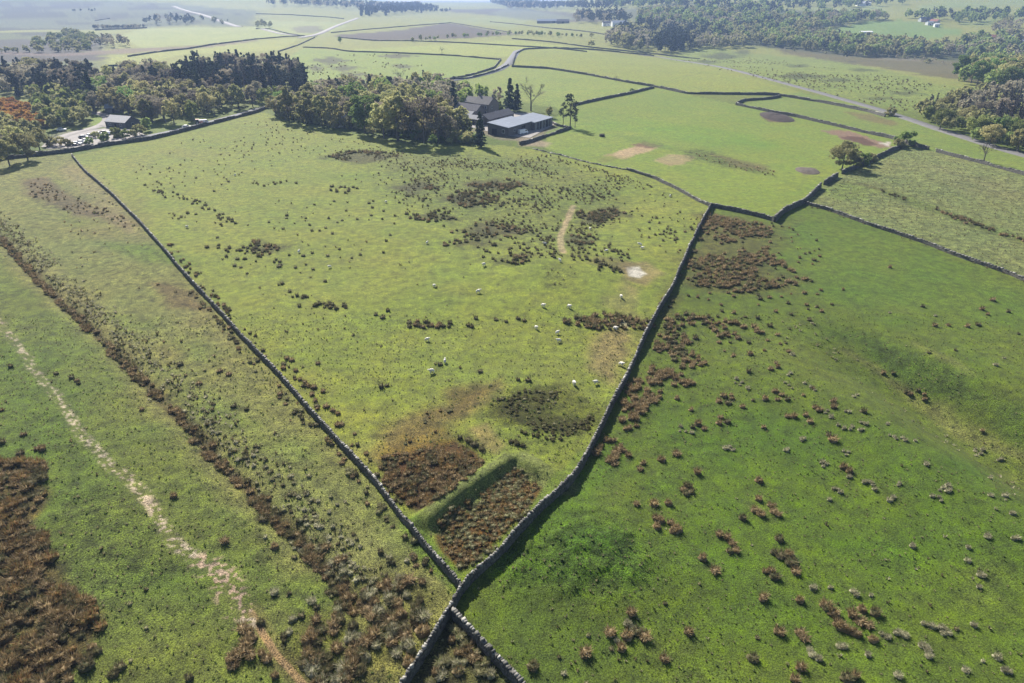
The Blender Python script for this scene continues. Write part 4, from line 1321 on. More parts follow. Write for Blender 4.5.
BRZ = R(28)
gable_house((-1.0, 338.8, gz(-1, 338.8)), 21, 11.5, 4.0, 5.4, R(58), "pale grey sheet-roofed barn, the nearer of the two joined barns", mw=m_clad, mr=m_sheet, doors=((-1, 3, 3.4, 3.2), (-2, 2, 2.6, 3.0)), windows=((-1, -5, 1.6, 1.2, 1.0), (-2, -3, 1.4, 1.2, 1.4)), name="barn", mono=True)
gable_house((10.8, 354.5, gz(10.8, 354.5)), 18.4, 11.5, 3.7, 5.0, R(58), "darker grey sheet-roofed barn with an open post front, the farther of two joined barns", mw=m_clad, mr=m_sheet2, doors=((-1, -4, 3.6, 3.2), (-1, 4, 3.6, 3.2)), posts=6, name="barn", mono=True)
gable_house(place(486.5, 114.5), 10.5, 8.5, 6.0, 9.4, R(-39), "two-storey stone farmhouse with a bright roof behind the barns", "house", windows=((-1, -3.2, 3.7, 1.1, 1.4), (-1, 0, 3.7, 1.1, 1.4), (-1, 3.2, 3.7, 1.1, 1.4), (-1, -3.2, .9, 1.2, 1.5), (-1, 3.2, .9, 1.2, 1.5), (2, -1.5, 3.7, .9, 1.2), (2, 1.5, .9, .9, 1.2)), doors=((-1, 0, 1.1, 2.1),), chim=((-4.6, 0), (4.6, 0)), name="farmhouse", mr=m_pale_slate)
gable_house(place(474, 110), 8, 7, 4.6, 7.2, R(-39), "small low wing joined to the stone farmhouse", "house", mw=m_pale_slate, mr=m_pale_slate, windows=((-1, -1.8, 1.2, 1, 1.2), (-1, 1.8, 1.2, 1, 1.2)), name="house_wing")
gable_house(place(461, 119), 19, 6, 2.9, 4.6, R(-40), "long low farm range with a pale roof behind the lawn evergreen", mr=m_dull, windows=((-1, -6, .9, 1.1, 1.1), (-1, -3, .9, 1.1, 1.1), (-1, 6, .9, 1.1, 1.1)), doors=((-1, 2, 1.4, 2.1),), chim=((-8, 0),))
gable_house(place(476, 124), 9, 5.5, 2.8, 4.2, R(-40), "small pale-roofed outbuilding at the end of the long low range", mr=m_dull, doors=((-1, 0, 2.4, 2.4),))
gable_house(place(470, 115), 16, 7, 3.2, 5.8, R(-40), "dark slate-roofed range between the farmhouse and the low range", doors=((-1, 2, 2.5, 2.6),), windows=((-1, -4, 1.1, 1.0, 1.1),))
gable_house(place(496, 121.5), 24, 7, 2.8, 5.0, R(58), "dark slate-roofed range hidden between the farmhouse and the barns", doors=((-1, -3, 2.6, 2.4),), windows=((-1, 4, .9, 1.0, 1.1),))
gable_house(place(280, 104), 9, 7, 4.8, 7.6, R(35), "pinkish-roofed cottage half hidden in pale green trees", "house", mw=m_cream, mr=simple_mat("pink_slate", (.34, .28, .27), .5, .15, 1.2), windows=((-1, -2.4, 2.9, 1, 1.2), (-1, 2.4, 2.9, 1, 1.2), (-1, -2.4, .8, 1, 1.2)), doors=((-1, 1.8, 1, 2.1),), chim=((-4, 0),), name="cottage")
gable_house(place(343, 126), 6, 5, 3.4, 5.2, R(30), "white shed peeping between two trees of the copse", "shed", mw=m_white, mr=m_sheet, doors=((-1, 0, 1.6, 2.2),), name="shed")
gable_house(place(123.5, 126.5), 13, 9, 2.8, 5.2, R(-20), "dark timber cabin with a pale roof beside the turning lawn", "cabin", mw=m_clad, mr=simple_mat("shingle_roof", (.26, .25, .25), .6, .15, 1.2), windows=((-1, -3.5, .9, 1.2, 1.1), (-1, 3.5, .9, 1.2, 1.1), (2, 0, .9, 1.2, 1.1)), doors=((-1, 0, 1.2, 2.1),), name="cabin")
gable_house(place(115, 112), 8, 6, 2.6, 4.2, R(15), "small white-roofed hut behind the turning lawn", "hut", mw=m_wallst, mr=m_sheet, doors=((-1, 0, 1.2, 2.0),), windows=((-1, 2.4, .9, .9, 1.0),), name="hut")
# far farms and the village
gable_house(place(551, 23.2), 60, 14, 4.5, 8, R(-4), "long pale farm shed on the far moor", mr=m_sheet, name="farm_shed", doors=((-1, 6, 6, 4),))
gable_house(place(563, 23.4), 26, 12, 4.5, 8, R(-4), "short dark farm shed beside the long pale one on the moor", mr=m_slate, name="farm_shed", doors=((-1, 0, 5, 3.6),))
gable_house(place(619, 26.2), 28, 14, 6, 9.5, R(6), "white-roofed farm shed at the far end of the wood", mr=m_sheet, mw=m_white, name="farm_shed", doors=((-1, 6, 5, 4),))
gable_house(place(606, 26), 14, 10, 5, 8, R(6), "small white house beside the white-roofed far shed", "house", mr=m_slate, mw=m_white, name="house", windows=((-1, -3, 1.2, 1.4, 1.5), (-1, 3, 1.2, 1.4, 1.5)))
for (u, v, L_, D, rz, lab, mw_, mr_) in [(927, 22, 22, 10, 20, "greyish far farmhouse at the near end of the hill farm", m_wallst, m_slate), (934, 24, 18, 12, -60, "pink-fronted gabled house of the hill farm", m_cream, m_red),
                                      (929, 25, 14, 9, 10, "white low shed below the hill farm", m_white, m_sheet), (922, 21.5, 16, 9, 15, "pale end barn of the hill farm", m_white, m_sheet), (936, 27, 10, 7, 0, "brightest small white building below the hill farm", m_white, m_white)]:
    gable_house(place(u, v), L_ * .75, D * .75, 4.4, 7.4 if L_ > 15 else 5.6, R(rz), lab, "farm building", mw=mw_, mr=mr_, group="hill farm buildings", windows=((-1, -3, 1.2, 1.3, 1.5), (-1, 3, 1.2, 1.3, 1.5)), doors=((-1, 0, 1.6, 2.3),))
for i, (u, v, mw_, mr_, lab) in enumerate([(996, 41.5, m_cream, m_red, "pink house at the edge of the village among trees"), (1001, 42.5, m_red, m_slate, "red brick house near the village edge"), (1006, 40.5, m_white, m_slate, "white house in the middle of the village"),
                                         (1011, 42, m_white, m_sheet, "pale-roofed house in the middle of the village"), (1017, 41.5, m_wallst, m_sheet, "long grey house of the village"), (1021, 43, m_white, m_white, "brightest white house of the village"), (1024, 47, m_white, m_sheet, "white house below the rest of the village")]):
    gable_house(place(u, v), 15, 9, 5.4, 8.6, R(-30 + 25 * i), lab, "house", mw=mw_, mr=mr_, group="village houses", name="house", windows=((-1, -4, 1.2, 1.3, 1.5), (-1, 4, 1.2, 1.3, 1.5), (-1, -4, 3.6, 1.2, 1.2), (-1, 4, 3.6, 1.2, 1.2)), doors=((-1, 0, 1.2, 2.2),), chim=((5, 0),))
gable_house(place(863, 5.6), 30, 14, 5, 9, 0, "white farm shed on the opposite hillside", mw=m_white, mr=m_white, name="farm_shed", doors=((-1, 6, 5, 4),))
gable_house(place(866, 33), 18, 8, 1.8, 2.8, R(3), "low white polytunnel lying in the green hill field", "polytunnel", mw=m_white, mr=m_white, name="polytunnel", doors=((-2, 0, 2.4, 2.2),))
# concrete yard behind the barns
ap = wpts([(466, 126), (480, 118), (500, 113), (530, 113), (556, 124), (530, 138), (505, 136)])
mbx = MB(); mbx.add([(x, y, gz(x, y) + .12) for x, y in ap], [tuple(range(len(ap)))[::-1]])
tag(mbx.build("pavement", m_yard), kind="structure")

# ------------------------------------------------------------------ vehicles
m_tyre = simple_mat("tyre_rubber", (.02, .02, .02), .9, .1, 2)
m_rim = simple_mat("wheel_rim", (.4, .4, .4), .4, .05, 2, metal=.8)
m_light = simple_mat("lamp_glass", (.6, .6, .55), .2, .05, 2)
PAINT = {k: simple_mat(k + "_car_paint", c, .3, .03, 1, spec=.6) for k, c in
         {"white": (.75, .75, .74), "silver": (.45, .46, .48), "black": (.02, .02, .022), "blue": (.05, .09, .2), "red": (.3, .03, .025), "grey": (.16, .165, .17)}.items()}
def wheel(parent, x, y, r, w, nm="wheel"):
    m = MB(); m.cyl((x, y - w / 2, r), (x, y + w / 2, r), r, r, 16)
    wo = m.build(nm, m_tyre, parent)
    k = MB(); s = 1 if y > 0 else -1
    k.cyl((x, y + s * (w / 2 - .02), r), (x, y + s * (w / 2 + .02), r), r * .6, r * .6, 12)
    k.build("rim", m_rim, wo)
def car(loc, rz, colr, label, van=False, group=None):
    root = empty("van" if van else "car", loc, rz)
    tag(root, label, "van" if van else "car", group)
    h, L_ = (2.1, 5.2) if van else (1.46, 4.2)
    if van: prof = [(-2.6, .35), (2.5, .35), (2.6, .9), (2.35, 1.15), (1.75, 2.0), (1.4, 2.1), (-2.5, 2.1), (-2.6, 1.9)]
    else: prof = [(-2.1, .35), (2.05, .35), (2.1, .72), (1.95, .86), (1.0, .98), (.35, 1.42), (-1.1, 1.46), (-1.85, 1.02), (-2.08, .95)]
    b = MB(); n = len(prof); hw = .86
    vs = []
    for s in (-1, 1):
        for x, z in prof:
            vs.append((x, s * hw * (1 if z < 1 else .84), z))
    fs = [tuple(range(n)), tuple(range(2 * n - 1, n - 1, -1))] + [((i + 1) % n, i, n + i, n + (i + 1) % n) for i in range(n)]
    b.add(vs, fs)
    b.build("body", PAINT[colr], root)
    for s in (-1, 1):
        g = MB()
        z0, z1 = (1.25, 1.85) if van else (1.0, 1.36)
        x0, x1 = (.9, 1.7) if van else (-1.3, .55)
        y0, y1 = sorted((s * hw * .80, s * hw * .93))
        g.box(x0, x1, y0, y1, z0, z1); g.build("side_window", m_glass, root)
        k = MB(); k.box(L_ / 2 - .12, L_ / 2 + .04, s * .62 - .16, s * .62 + .16, .6, .76); k.build("headlight", m_light, root)
    w = MB()
    if van: w.add([(2.34, -.7, 1.2), (2.34, .7, 1.2), (1.78, .62, 1.99), (1.78, -.62, 1.99)], [(0, 1, 2, 3)])
    else: w.add([(1.0, -.72, 1.0), (1.0, .72, 1.0), (.4, .66, 1.42), (.4, -.66, 1.42)], [(0, 1, 2, 3)])
    w.add([(p[0] + .02, p[1], p[2] + .02) for p in w.v[:4]], [(0, 1, 2, 3)])
    w.build("windscreen", m_glass, root)
    for x in (-1.35, 1.35):
        for y in (-.78, .78): wheel(root, x, y, .32, .2)
    return root
CARS = [(77, 145.2, 10, "white", "white car parked nearest the roadside wall in the car park"), (82, 143.6, 14, "silver", "silver car parked in the middle of the near parking row"), (87, 142.2, 12, "white", "white car parked at the cabin end of the near parking row"),
        (72, 146.0, 12, "black", "black car parked at the lane end of the near parking row"), (84, 138.6, 20, "grey", "grey car parked in the second row beside the lane"), (91, 137.2, 20, "silver", "silver car parked in the second row beside the lane"),
        (99, 135.4, 24, "white", "white car parked in the second row nearest the yellow-green bush"), (105, 133.8, 24, "black", "black car parked in the second row before the cabin"), (110, 134.8, 100, "blue", "blue car parked crosswise below the cabin"),
        (62, 131.2, 30, "white", "white car standing alone at the lane edge below the scrub"), (113, 120.6, 80, "white", "white car standing beside the cabin end wall"), (187, 128.3, 22, "silver", "silver car driving on the road by the wood")]
for u, v, rz, c, lab in CARS:
    p = at(u, v); car((p[0], p[1], p[2] + .16), R(rz), c, lab)
p = at(523, 134); car((p[0], p[1], p[2] + .1), R(40), "white", "white van parked in front of the open barn", van=True)
p = at(204, 124.4); car((p[0], p[1], p[2] + .22), R(24), "white", "white van on the road behind the red tractor", van=True)
# tractor
p = at(199.5, 125.2)
tr = empty("tractor", (p[0], p[1], p[2] + .22), R(22)); tag(tr, "dark red tractor on the road below the fresh green tree", "tractor")
b = MB(); b.prism_x([(-.45, .9), (.45, .9), (.42, 1.6), (-.42, 1.6)], .1, 2.1); b.box(-1.4, .1, -.4, .4, .8, 1.2); b.build("bonnet", PAINT["red"], tr)
b = MB(); b.prism_x([(-.75, 1.2), (.75, 1.2), (.68, 2.6), (-.68, 2.6)], -1.3, .1); b.build("cab", m_glass, tr)
b = MB(); b.box(-1.4, .2, -.8, .8, 2.6, 2.72); b.build("roof", PAINT["red"], tr)
b = MB(); b.cyl((1.2, .3, 1.6), (1.2, .3, 2.6), .05, .05, 8); b.build("exhaust", m_tyre, tr)
for y in (-.95, .95): wheel(tr, -.8, y, .85, .45)
for y in (-.85, .85): wheel(tr, 1.6, y, .5, .32)
# feed trough in the upper pasture, and dung heaps
p = at(602, 136.5)
t_ = empty("feed_ring", p); tag(t_, "dark round feed ring standing alone in the upper pasture", "feeder")
m_rust = simple_mat("rusted_steel", (.05, .04, .035), .7, .2, 3)
b = MB()
for z in (.1, .55, 1.15):
    n0 = len(b.v)
    for i in range(20):
        a = 2 * math.pi * i / 20
        b.cyl((math.cos(a) * 1.3, math.sin(a) * 1.3, z), (math.cos(a + .314) * 1.3, math.sin(a + .314) * 1.3, z), .05, .05, 5, False)
for i in range(20):
    a = 2 * math.pi * i / 20
    b.cyl((math.cos(a) * 1.3, math.sin(a) * 1.3, 0), (math.cos(a) * 1.3, math.sin(a) * 1.3, 1.2), .035, .035, 5, False)
b.build("ring_frame", m_rust, t_)
hay = MB(); hay.cyl((0, 0, 0), (0, 0, 1.1), 1.1, .95, 16); hay.build("silage", simple_mat("silage", (.05, .045, .03), 1, .3, 3), t_)
def heap(pts, hgt, label, colr, name="dung_heap"):
    W = wpts(pts); c = W.mean(0); rad = np.abs(W - c).max(0)
    nr, na = 14, 40
    V = [(0, 0, gz(*c) + hgt)]
    for i in range(1, nr + 1):
        for j in range(na):
            a = 2 * math.pi * j / na; t = i / nr
            x, y = c[0] + math.cos(a) * rad[0] * t, c[1] + math.sin(a) * rad[1] * t
            nz = float(fbm(np.array([x]), np.array([y]), 4.0, 91, 3)[0])
            V.append((x - c[0], y - c[1], gz(x, y) + hgt * (1 - t ** 2) * (1 + .6 * nz) - (.2 if i == nr else 0)))
    z0 = gz(*c)
    V = [(x, y, z - z0) for x, y, z in V]
    F = [(0, 1 + j, 1 + (j + 1) % na) for j in range(na)]
    for i in range(nr - 1):
        for j in range(na):
            a0, a1 = 1 + i * na + j, 1 + i * na + (j + 1) % na
            F.append((a0, a0 + na, a1 + na, a1))
    m = MB(); m.add(V, F)
    o = m.build(name, simple_mat(name + "_soil", colr, 1, .35, .6), smooth=True)
    o.location = (c[0], c[1], z0)
    tag(o, label, "heap")
heap([(759, 113), (778, 112), (799, 122), (772, 122)], 1.6, "long dark dung heap below the hooked wall in the upper pasture", (.03, .02, .016))
heap([(797, 169), (806, 167.5), (821, 172), (806, 175)], 1.0, "low grey spoil heap near the gapped lane wall", (.08, .065, .05), "spoil_heap")

# ------------------------------------------------------------------ sheep
m_wool = simple_mat("fleece", (.62, .58, .50), 1.0, .12, 6)
def sheep_mesh():
    pts = [((0, 0, .62), .27), ((.3, 0, .66), .25), ((-.34, 0, .64), .25), ((.5, 0, .78), .13), ((.66, 0, .9), .105), ((.84, 0, .82), .06), ((-.52, 0, .6), .07),
           ((.32, .15, .42), .09), ((.33, .15, 0), .045), ((.32, -.15, .42), .09), ((.33, -.15, 0), .045), ((-.34, .15, .42), .1), ((-.37, .15, .22), .055), ((-.33, .15, 0), .045),
           ((-.34, -.15, .42), .1), ((-.37, -.15, .22), .055), ((-.33, -.15, 0), .045), ((.62, .14, .93), .035), ((.62, -.14, .93), .035)]
    ed = [(0, 1), (0, 2), (1, 3), (3, 4), (4, 5), (2, 6), (1, 7), (7, 8), (1, 9), (9, 10), (2, 11), (11, 12), (12, 13), (2, 14), (14, 15), (15, 16), (4, 17), (4, 18)]
    me = bpy.data.meshes.new("sheep")
    me.from_pydata([p for p, _ in pts], ed, [])
    me.materials.append(m_wool)
    o = bpy.data.objects.new("sheep", me); COL.objects.link(o)
    sk = o.modifiers.new("skin", 'SKIN')
    for i, (_, r) in enumerate(pts): me.skin_vertices[0].data[i].radius = (r, r)
    me.skin_vertices[0].data[0].use_root = True
    su = o.modifiers.new("sub", 'SUBSURF'); su.levels = su.render_levels = 1
    dg = bpy.context.evaluated_depsgraph_get()
    m2 = bpy.data.meshes.new_from_object(o.evaluated_get(dg))
    bpy.data.objects.remove(o)
    m2.polygons.foreach_set("use_smooth", np.ones(len(m2.polygons), bool))
    m2.materials.clear(); m2.materials.append(m_wool)
    return m2
SHM = sheep_mesh()
SHEEP = [(445, 363, "white sheep near the pale straw patch, uphill of its neighbour"), (432, 373, "greyish sheep standing just below another above the straw patch"), (299, 253, "lone white sheep by the long side wall rushes"), (434, 287, "white sheep on open grass uphill of the short rush row"),
         (478, 293, "small white sheep uphill of the dark rush rows"), (427, 244, "white sheep below the dark rush bed"), (386, 203, "white sheep far up among scattered rushes"), (621, 298, "white sheep lying on the worn brown strip by the wall"),
         (543, 307, "white sheep just above the brown rush hedge row"), (569, 308, "second white sheep above the brown rush hedge row"), (536, 329, "white sheep beside two dark rushes below the knoll"), (557, 334, "brightest white sheep below the brown rush row"),
         (545, 245, "tiny white sheep beside the pale sheep track"), (606, 252, "tiny white sheep among rushes above the pale pond"), (640, 246, "upper of two close white sheep above the pale pond"), (670, 197, "distant white sheep near the top wall corner"),
         (621, 366, "white sheep resting close to the central wall"), (574, 385, "white sheep at the top of the dark green heath patch"), (596, 384, "white sheep on the trampled soil above the heath patch"), (559, 342, "small white sheep alone below the rush row"),
         (187, 228, "white sheep alone near the long wall's upper end"), (235, 176, "white sheep high in the pasture near the road"), (642, 249, "lower of two close white sheep above the pale pond"), (427, 341, "sheep midway between the short rush row and the straw patch"),
         (590, 230, "pale sheep among the upper rushes right of the track"), (484, 266, "sheep on the bare green slope below the rush beds"), (560, 262, "sheep on top of the stony knoll"), (330, 268, "sheep grazing amid thin rushes in the middle pasture"), (615, 330, "sheep at the edge of the pale muddy hollow")]
for u, v, lab in SHEEP:
    lab = lab.replace(" right of", " beside")
    p = at(u, v)
    o = link("sheep", SHM)
    o.location = p; o.rotation_euler = (0, 0, rng.uniform(0, 6.28))
    s = rng.uniform(.78, .98); o.scale = (s, s, s)
    tag(o, lab, "sheep", "sheep grazing the middle pasture")

# ------------------------------------------------------------------ rushes, tussocks and other ground cover
m_blade, nt, b = new_mat("rush_blades")
a = node(nt, "ShaderNodeAttribute", attribute_name="col")
oi = node(nt, "ShaderNodeObjectInfo")
c = mul_col(nt, a.outputs["Color"], maprange(nt, oi.outputs["Random"], 0, 1, .8, 1.2))
nt.links.new(c, b.inputs["Base Color"])
b.inputs["Roughness"].default_value = .8
b.inputs["Specular IOR Level"].default_value = .15
tr_ = node(nt, "ShaderNodeBsdfTranslucent"); nt.links.new(c, tr_.inputs[0])
mx = node(nt, "ShaderNodeMixShader"); mx.inputs[0].default_value = .35
nt.links.new(b.outputs[0], mx.inputs[1]); nt.links.new(tr_.outputs[0], mx.inputs[2])
nt.links.new(mx.outputs[0], nt.nodes["Material Output"].inputs[0])

PAL = {"brown": [(.24, .165, .08), (.31, .225, .115), (.17, .115, .055), (.40, .31, .18), (.13, .11, .045), (.19, .145, .07)],
       "russet": [(.24, .135, .055), (.30, .19, .075), (.18, .105, .048), (.21, .18, .065), (.14, .12, .045)],
       "dark": [(.115, .11, .048), (.15, .13, .06), (.09, .095, .04), (.18, .145, .08)],
       "heath": [(.10, .095, .035), (.13, .125, .045), (.085, .07, .032)],
       "pale": [(.42, .38, .26), (.34, .31, .20), (.26, .25, .14), (.18, .19, .08)],
       "grass": [(.11, .15, .042), (.14, .175, .052), (.095, .13, .036)],
       "straw": [(.24, .22, .11), (.19, .20, .08), (.29, .26, .15)]}
def tussock(nbl, pal, h=.78, r=.5, wid=.05, lean=1.0):
    """(verts, faces, colours) of one clump: arching blades, each a two-part strip"""
    a = rng.uniform(0, 6.283, nbl)
    rr = r * np.sqrt(rng.random(nbl)) * .55
    ln = h * rng.uniform(.6, 1.15, nbl)
    le = lean * (.15 + .95 * rng.random(nbl) ** .9)
    ca, sa = np.cos(a), np.sin(a)
    base = np.stack([ca * rr, sa * rr, np.full(nbl, -.06)], 1)
    d1 = np.stack([ca * np.sin(le * .55), sa * np.sin(le * .55), np.cos(le * .55)], 1)
    d2 = np.stack([ca * np.sin(le * 1.35), sa * np.sin(le * 1.35), np.cos(le * 1.35)], 1)
    mid = base + d1 * (ln * .58)[:, None]
    tip = mid + d2 * (ln * .5)[:, None]
    tw = a + rng.uniform(-.9, .9, nbl)
    sd = np.stack([-np.sin(tw), np.cos(tw), np.zeros(nbl)], 1) * (wid * rng.uniform(.7, 1.3, nbl))[:, None]
    V = np.stack([base - sd * .7, base + sd * .7, mid - sd, mid + sd, tip - sd * .25, tip + sd * .25], 1)
    f = np.array([(0, 1, 3, 2), (2, 3, 5, 4)])
    F = (f[None] + (np.arange(nbl) * 6)[:, None, None]).reshape(-1, 4)
    p = np.array(PAL[pal])[rng.integers(0, len(PAL[pal]), nbl)] * rng.uniform(.8, 1.2, (nbl, 1))
    return V.reshape(-1, 3), F, np.repeat(p, 6, 0)

def with_core(V, F, C, pal, n):
    """the solid heart of the clump: an uneven low mound"""
    vs, fs = [], []
    rows = [(.40, -.08), (.44, .12), (.32, .27), (.14, .35)]
    for rr, z in rows:
        for i in range(n):
            a = 2 * math.pi * i / n
            q = rng.uniform(.65, 1.35)
            vs.append((math.cos(a) * rr * q, math.sin(a) * rr * q, z * rng.uniform(.85, 1.15)))
    for k in range(len(rows) - 1):
        for i in range(n):
            j = (i + 1) % n
            fs.append((k * n + i, k * n + j, (k + 1) * n + j, (k + 1) * n + i))
    t = (len(rows) - 1) * n
    for i in range(0, n - 2, 2):
        fs.append((t, t + i + 1, t + i + 2, t + min(i + 3, n - 1)))
    fs = [f for f in fs if len(set(f)) == 4]
    p = np.array(PAL[pal])[rng.integers(0, len(PAL[pal]), len(vs))] * .95
    return np.concatenate([V, np.array(vs)]), np.concatenate([F, np.array(fs) + len(V)]), np.concatenate([C, p])

TP = {}
for pal in PAL:
    for lod, (nb, wd) in {0: (170, .021), 1: (46, .045), 2: (12, .11)}.items():
        TP[pal, lod] = []
        for k in range(4):
            V, F, C = tussock(nb, pal, wid=wd, h=.70, lean=.50 + .13 * k)
            if lod < 2: V, F, C = with_core(V, F, C, pal, 9 if lod == 0 else 6)
            TP[pal, lod].append((V, F, C))

class Pt: pass
RUSH = []          # (x, y, size, palette, place-or-None)
def rush(u, v, s, pal, place_=None):
    x, y, _ = at(u, v)
    RUSH.append((x, y, s, pal, place_))
def rushes(pts, spacing, pal, s0, s1, prob=1.0, clump=None, place_=None, world_pts=False, seed=0):
    x, y = sample_poly(pts, spacing, world_pts)
    if len(x):
        x = x + 1.5 * fbm(x, y, 5.5, 141, 2); y = y + 1.5 * fbm(x, y, 5.5, 143, 2)
    k = rng.random(len(x)) < prob
    if clump:
        k &= fbm(x, y, clump[0], 101 + seed, 2) > clump[1] + .16 * rng.normal(size=len(x))
    for i in np.nonzero(k)[0]:
        RUSH.append((x[i], y[i], rng.uniform(s0, s1), pal if isinstance(pal, str) else pal[int(rng.integers(len(pal)))], place_))
def along(W, width, spacing, pal, s0, s1, prob=1.0, place_=None):
    W = np.asarray(W); seg = np.hypot(*np.diff(W, axis=0).T); s = np.concatenate([[0], np.cumsum(seg)])
    n = int(s[-1] / spacing * max(1, width / spacing))
    q = rng.uniform(0, s[-1], n)
    x = np.interp(q, s, W[:, 0]) + rng.normal(size=n) * width * .4
    y = np.interp(q, s, W[:, 1]) + rng.normal(size=n) * width * .4
    k = rng.random(n) < prob * (.55 + .45 * np.sign(fbm(x, y, 14, 111, 2) + .45))
    for i in np.nonzero(k)[0]:
        RUSH.append((x[i], y[i], rng.uniform(s0, s1), pal if isinstance(pal, str) else pal[int(rng.integers(len(pal)))], place_))

SL = "on the deep green slope"
BR = [(677, 400), (691, 411), (698, 424), (703, 429), (694, 429), (721, 418), (718, 424), (728, 422), (724, 396), (728, 404), (720, 402), (732, 399), (742, 407), (747, 372), (734, 357), (751, 356), (764, 399), (763, 427), (662, 460), (643, 464), (640, 469), (676, 455), (698, 475), (684, 489), (689, 488), (693, 493), (686, 494), (758, 481), (758, 500), (653, 505), (668, 504), (636, 505),
      (655, 520), (661, 521), (657, 527), (671, 523), (676, 530), (673, 532), (702, 559), (714, 572), (727, 538), (733, 544), (729, 551), (736, 552), (720, 536), (743, 521), (754, 512), (760, 516), (765, 571), (764, 599), (632, 614), (638, 633), (627, 637), (646, 639), (622, 650), (609, 635), (585, 654), (533, 667), (664, 660), (690, 633), (754, 659), (773, 514), (779, 516), (778, 541), (774, 552), (781, 556), (788, 556), (792, 564), (793, 573), (770, 571), (775, 576), (799, 601),
      (824, 605), (829, 610), (833, 614), (838, 624), (842, 628), (848, 632), (855, 633), (862, 611), (875, 614), (851, 616), (861, 622), (868, 626), (779, 634), (799, 633), (804, 639), (803, 669), (855, 676), (846, 679), (794, 680), (873, 640), (775, 364), (778, 368), (772, 369), (788, 351), (775, 392), (782, 396), (786, 401), (788, 415), (793, 418), (805, 416), (810, 421), (819, 410), (833, 409), (863, 412), (828, 437), (832, 441), (843, 467), (848, 471), (770, 507), (820, 312), (784, 266), (789, 271), (796, 277), (803, 281), (793, 272), (806, 279), (770, 286), (890, 269), (844, 290), (923, 307), (982, 309), (986, 313), (993, 301), (1009, 312), (935, 326), (948, 325), (967, 327), (978, 325), (687, 486)]
for u, v in BR: rush(u + rng.normal() * .8, v + rng.normal() * .8, rng.uniform(.85, 1.25), "brown" if rng.random() < .8 else "dark", SL)
PA = [(811, 588), (830, 588), (852, 592), (857, 595), (871, 596), (881, 635), (886, 638), (896, 633), (905, 636), (924, 623), (929, 626), (945, 630), (949, 634), (923, 647), (927, 651), (929, 657), (972, 626), (996, 657), (979, 588), (982, 577), (967, 562), (968, 548), (1017, 540), (987, 535), (1013, 514), (899, 677), (812, 655), (818, 659), (844, 647), (868, 655), (965, 672), (1007, 672), (912, 548),
      (789, 386), (805, 384), (810, 387), (789, 376), (794, 356), (787, 449), (803, 439), (826, 413), (831, 417), (857, 395), (838, 426), (844, 427), (850, 429), (845, 412), (860, 430), (861, 423), (888, 425), (890, 436), (895, 439), (905, 440), (915, 441), (848, 452), (820, 463), (826, 464), (823, 467), (834, 489), (839, 492), (829, 501), (849, 477), (864, 481), (868, 483), (875, 490), (892, 499), (900, 484), (927, 465), (943, 488), (948, 492), (932, 497), (940, 498), (990, 479), (990, 496), (1005, 496), (975, 452), (813, 324), (680, 428), (686, 432), (737, 380), (742, 384), (748, 388), (727, 449), (733, 450), (634, 629), (627, 624), (617, 640), (1000, 459), (980, 454)]
for u, v in PA:
    rush(u + rng.normal() * .6, v + rng.normal() * .6, rng.uniform(.5, .75), "pale", SL)
    if rng.random() < .6: rush(u + rng.normal() * 2.2, v + rng.normal() * 1.5, rng.uniform(.35, .6), "pale", SL)
    if rng.random() < .5: rush(u + rng.normal() * 3, v + rng.normal() * 2, rng.uniform(.5, .8), "pale", SL)
LF = [(11, 367), (72, 378), (77, 381), (79, 384), (56, 374), (180, 365), (199, 384), (220, 372), (229, 375), (234, 407), (247, 410), (246, 459), (2, 411), (24, 435), (2, 443), (21, 454), (38, 449), (43, 450), (22, 475), (34, 475), (30, 463), (24, 463), (38, 465), (174, 497), (142, 410), (284, 637), (275, 677), (275, 548), (225, 542), (121, 668), (114, 676), (189, 678), (92, 648), (98, 652), (73, 599)]
for u, v in LF: rush(u, v, rng.uniform(.8, 1.15), "dark" if rng.random() < .5 else "brown", "in the far-side pasture along the stony path")
for u, v in [(243, 630), (250, 634), (252, 640), (243, 652), (232, 660), (238, 657), (251, 657), (234, 667), (262, 655), (268, 660), (246, 645)]:
    rush(u, v, rng.uniform(1.0, 1.3), "brown", "in the cluster beside the dirt path end")
MD = [(287, 359), (292, 361), (296, 371), (300, 380), (305, 383), (308, 386), (314, 388), (323, 392), (312, 395), (326, 407), (333, 411), (338, 414), (347, 450), (318, 364), (381, 387), (387, 386), (480, 372), (468, 441), (474, 445), (482, 450), (460, 438), (518, 380), (528, 381), (517, 444), (523, 446), (511, 442), (297, 296), (303, 298), (315, 306), (330, 308), (336, 309), (344, 306), (376, 315), (383, 318), (388, 311), (468, 326), (472, 327), (476, 319), (496, 320), (506, 322), (518, 319), (524, 321), (440, 365)]
for u, v in MD: rush(u, v, rng.uniform(.8, 1.2), "brown" if 280 < u < 340 and v > 350 else "dark", "in the middle pasture")
SHADE = None
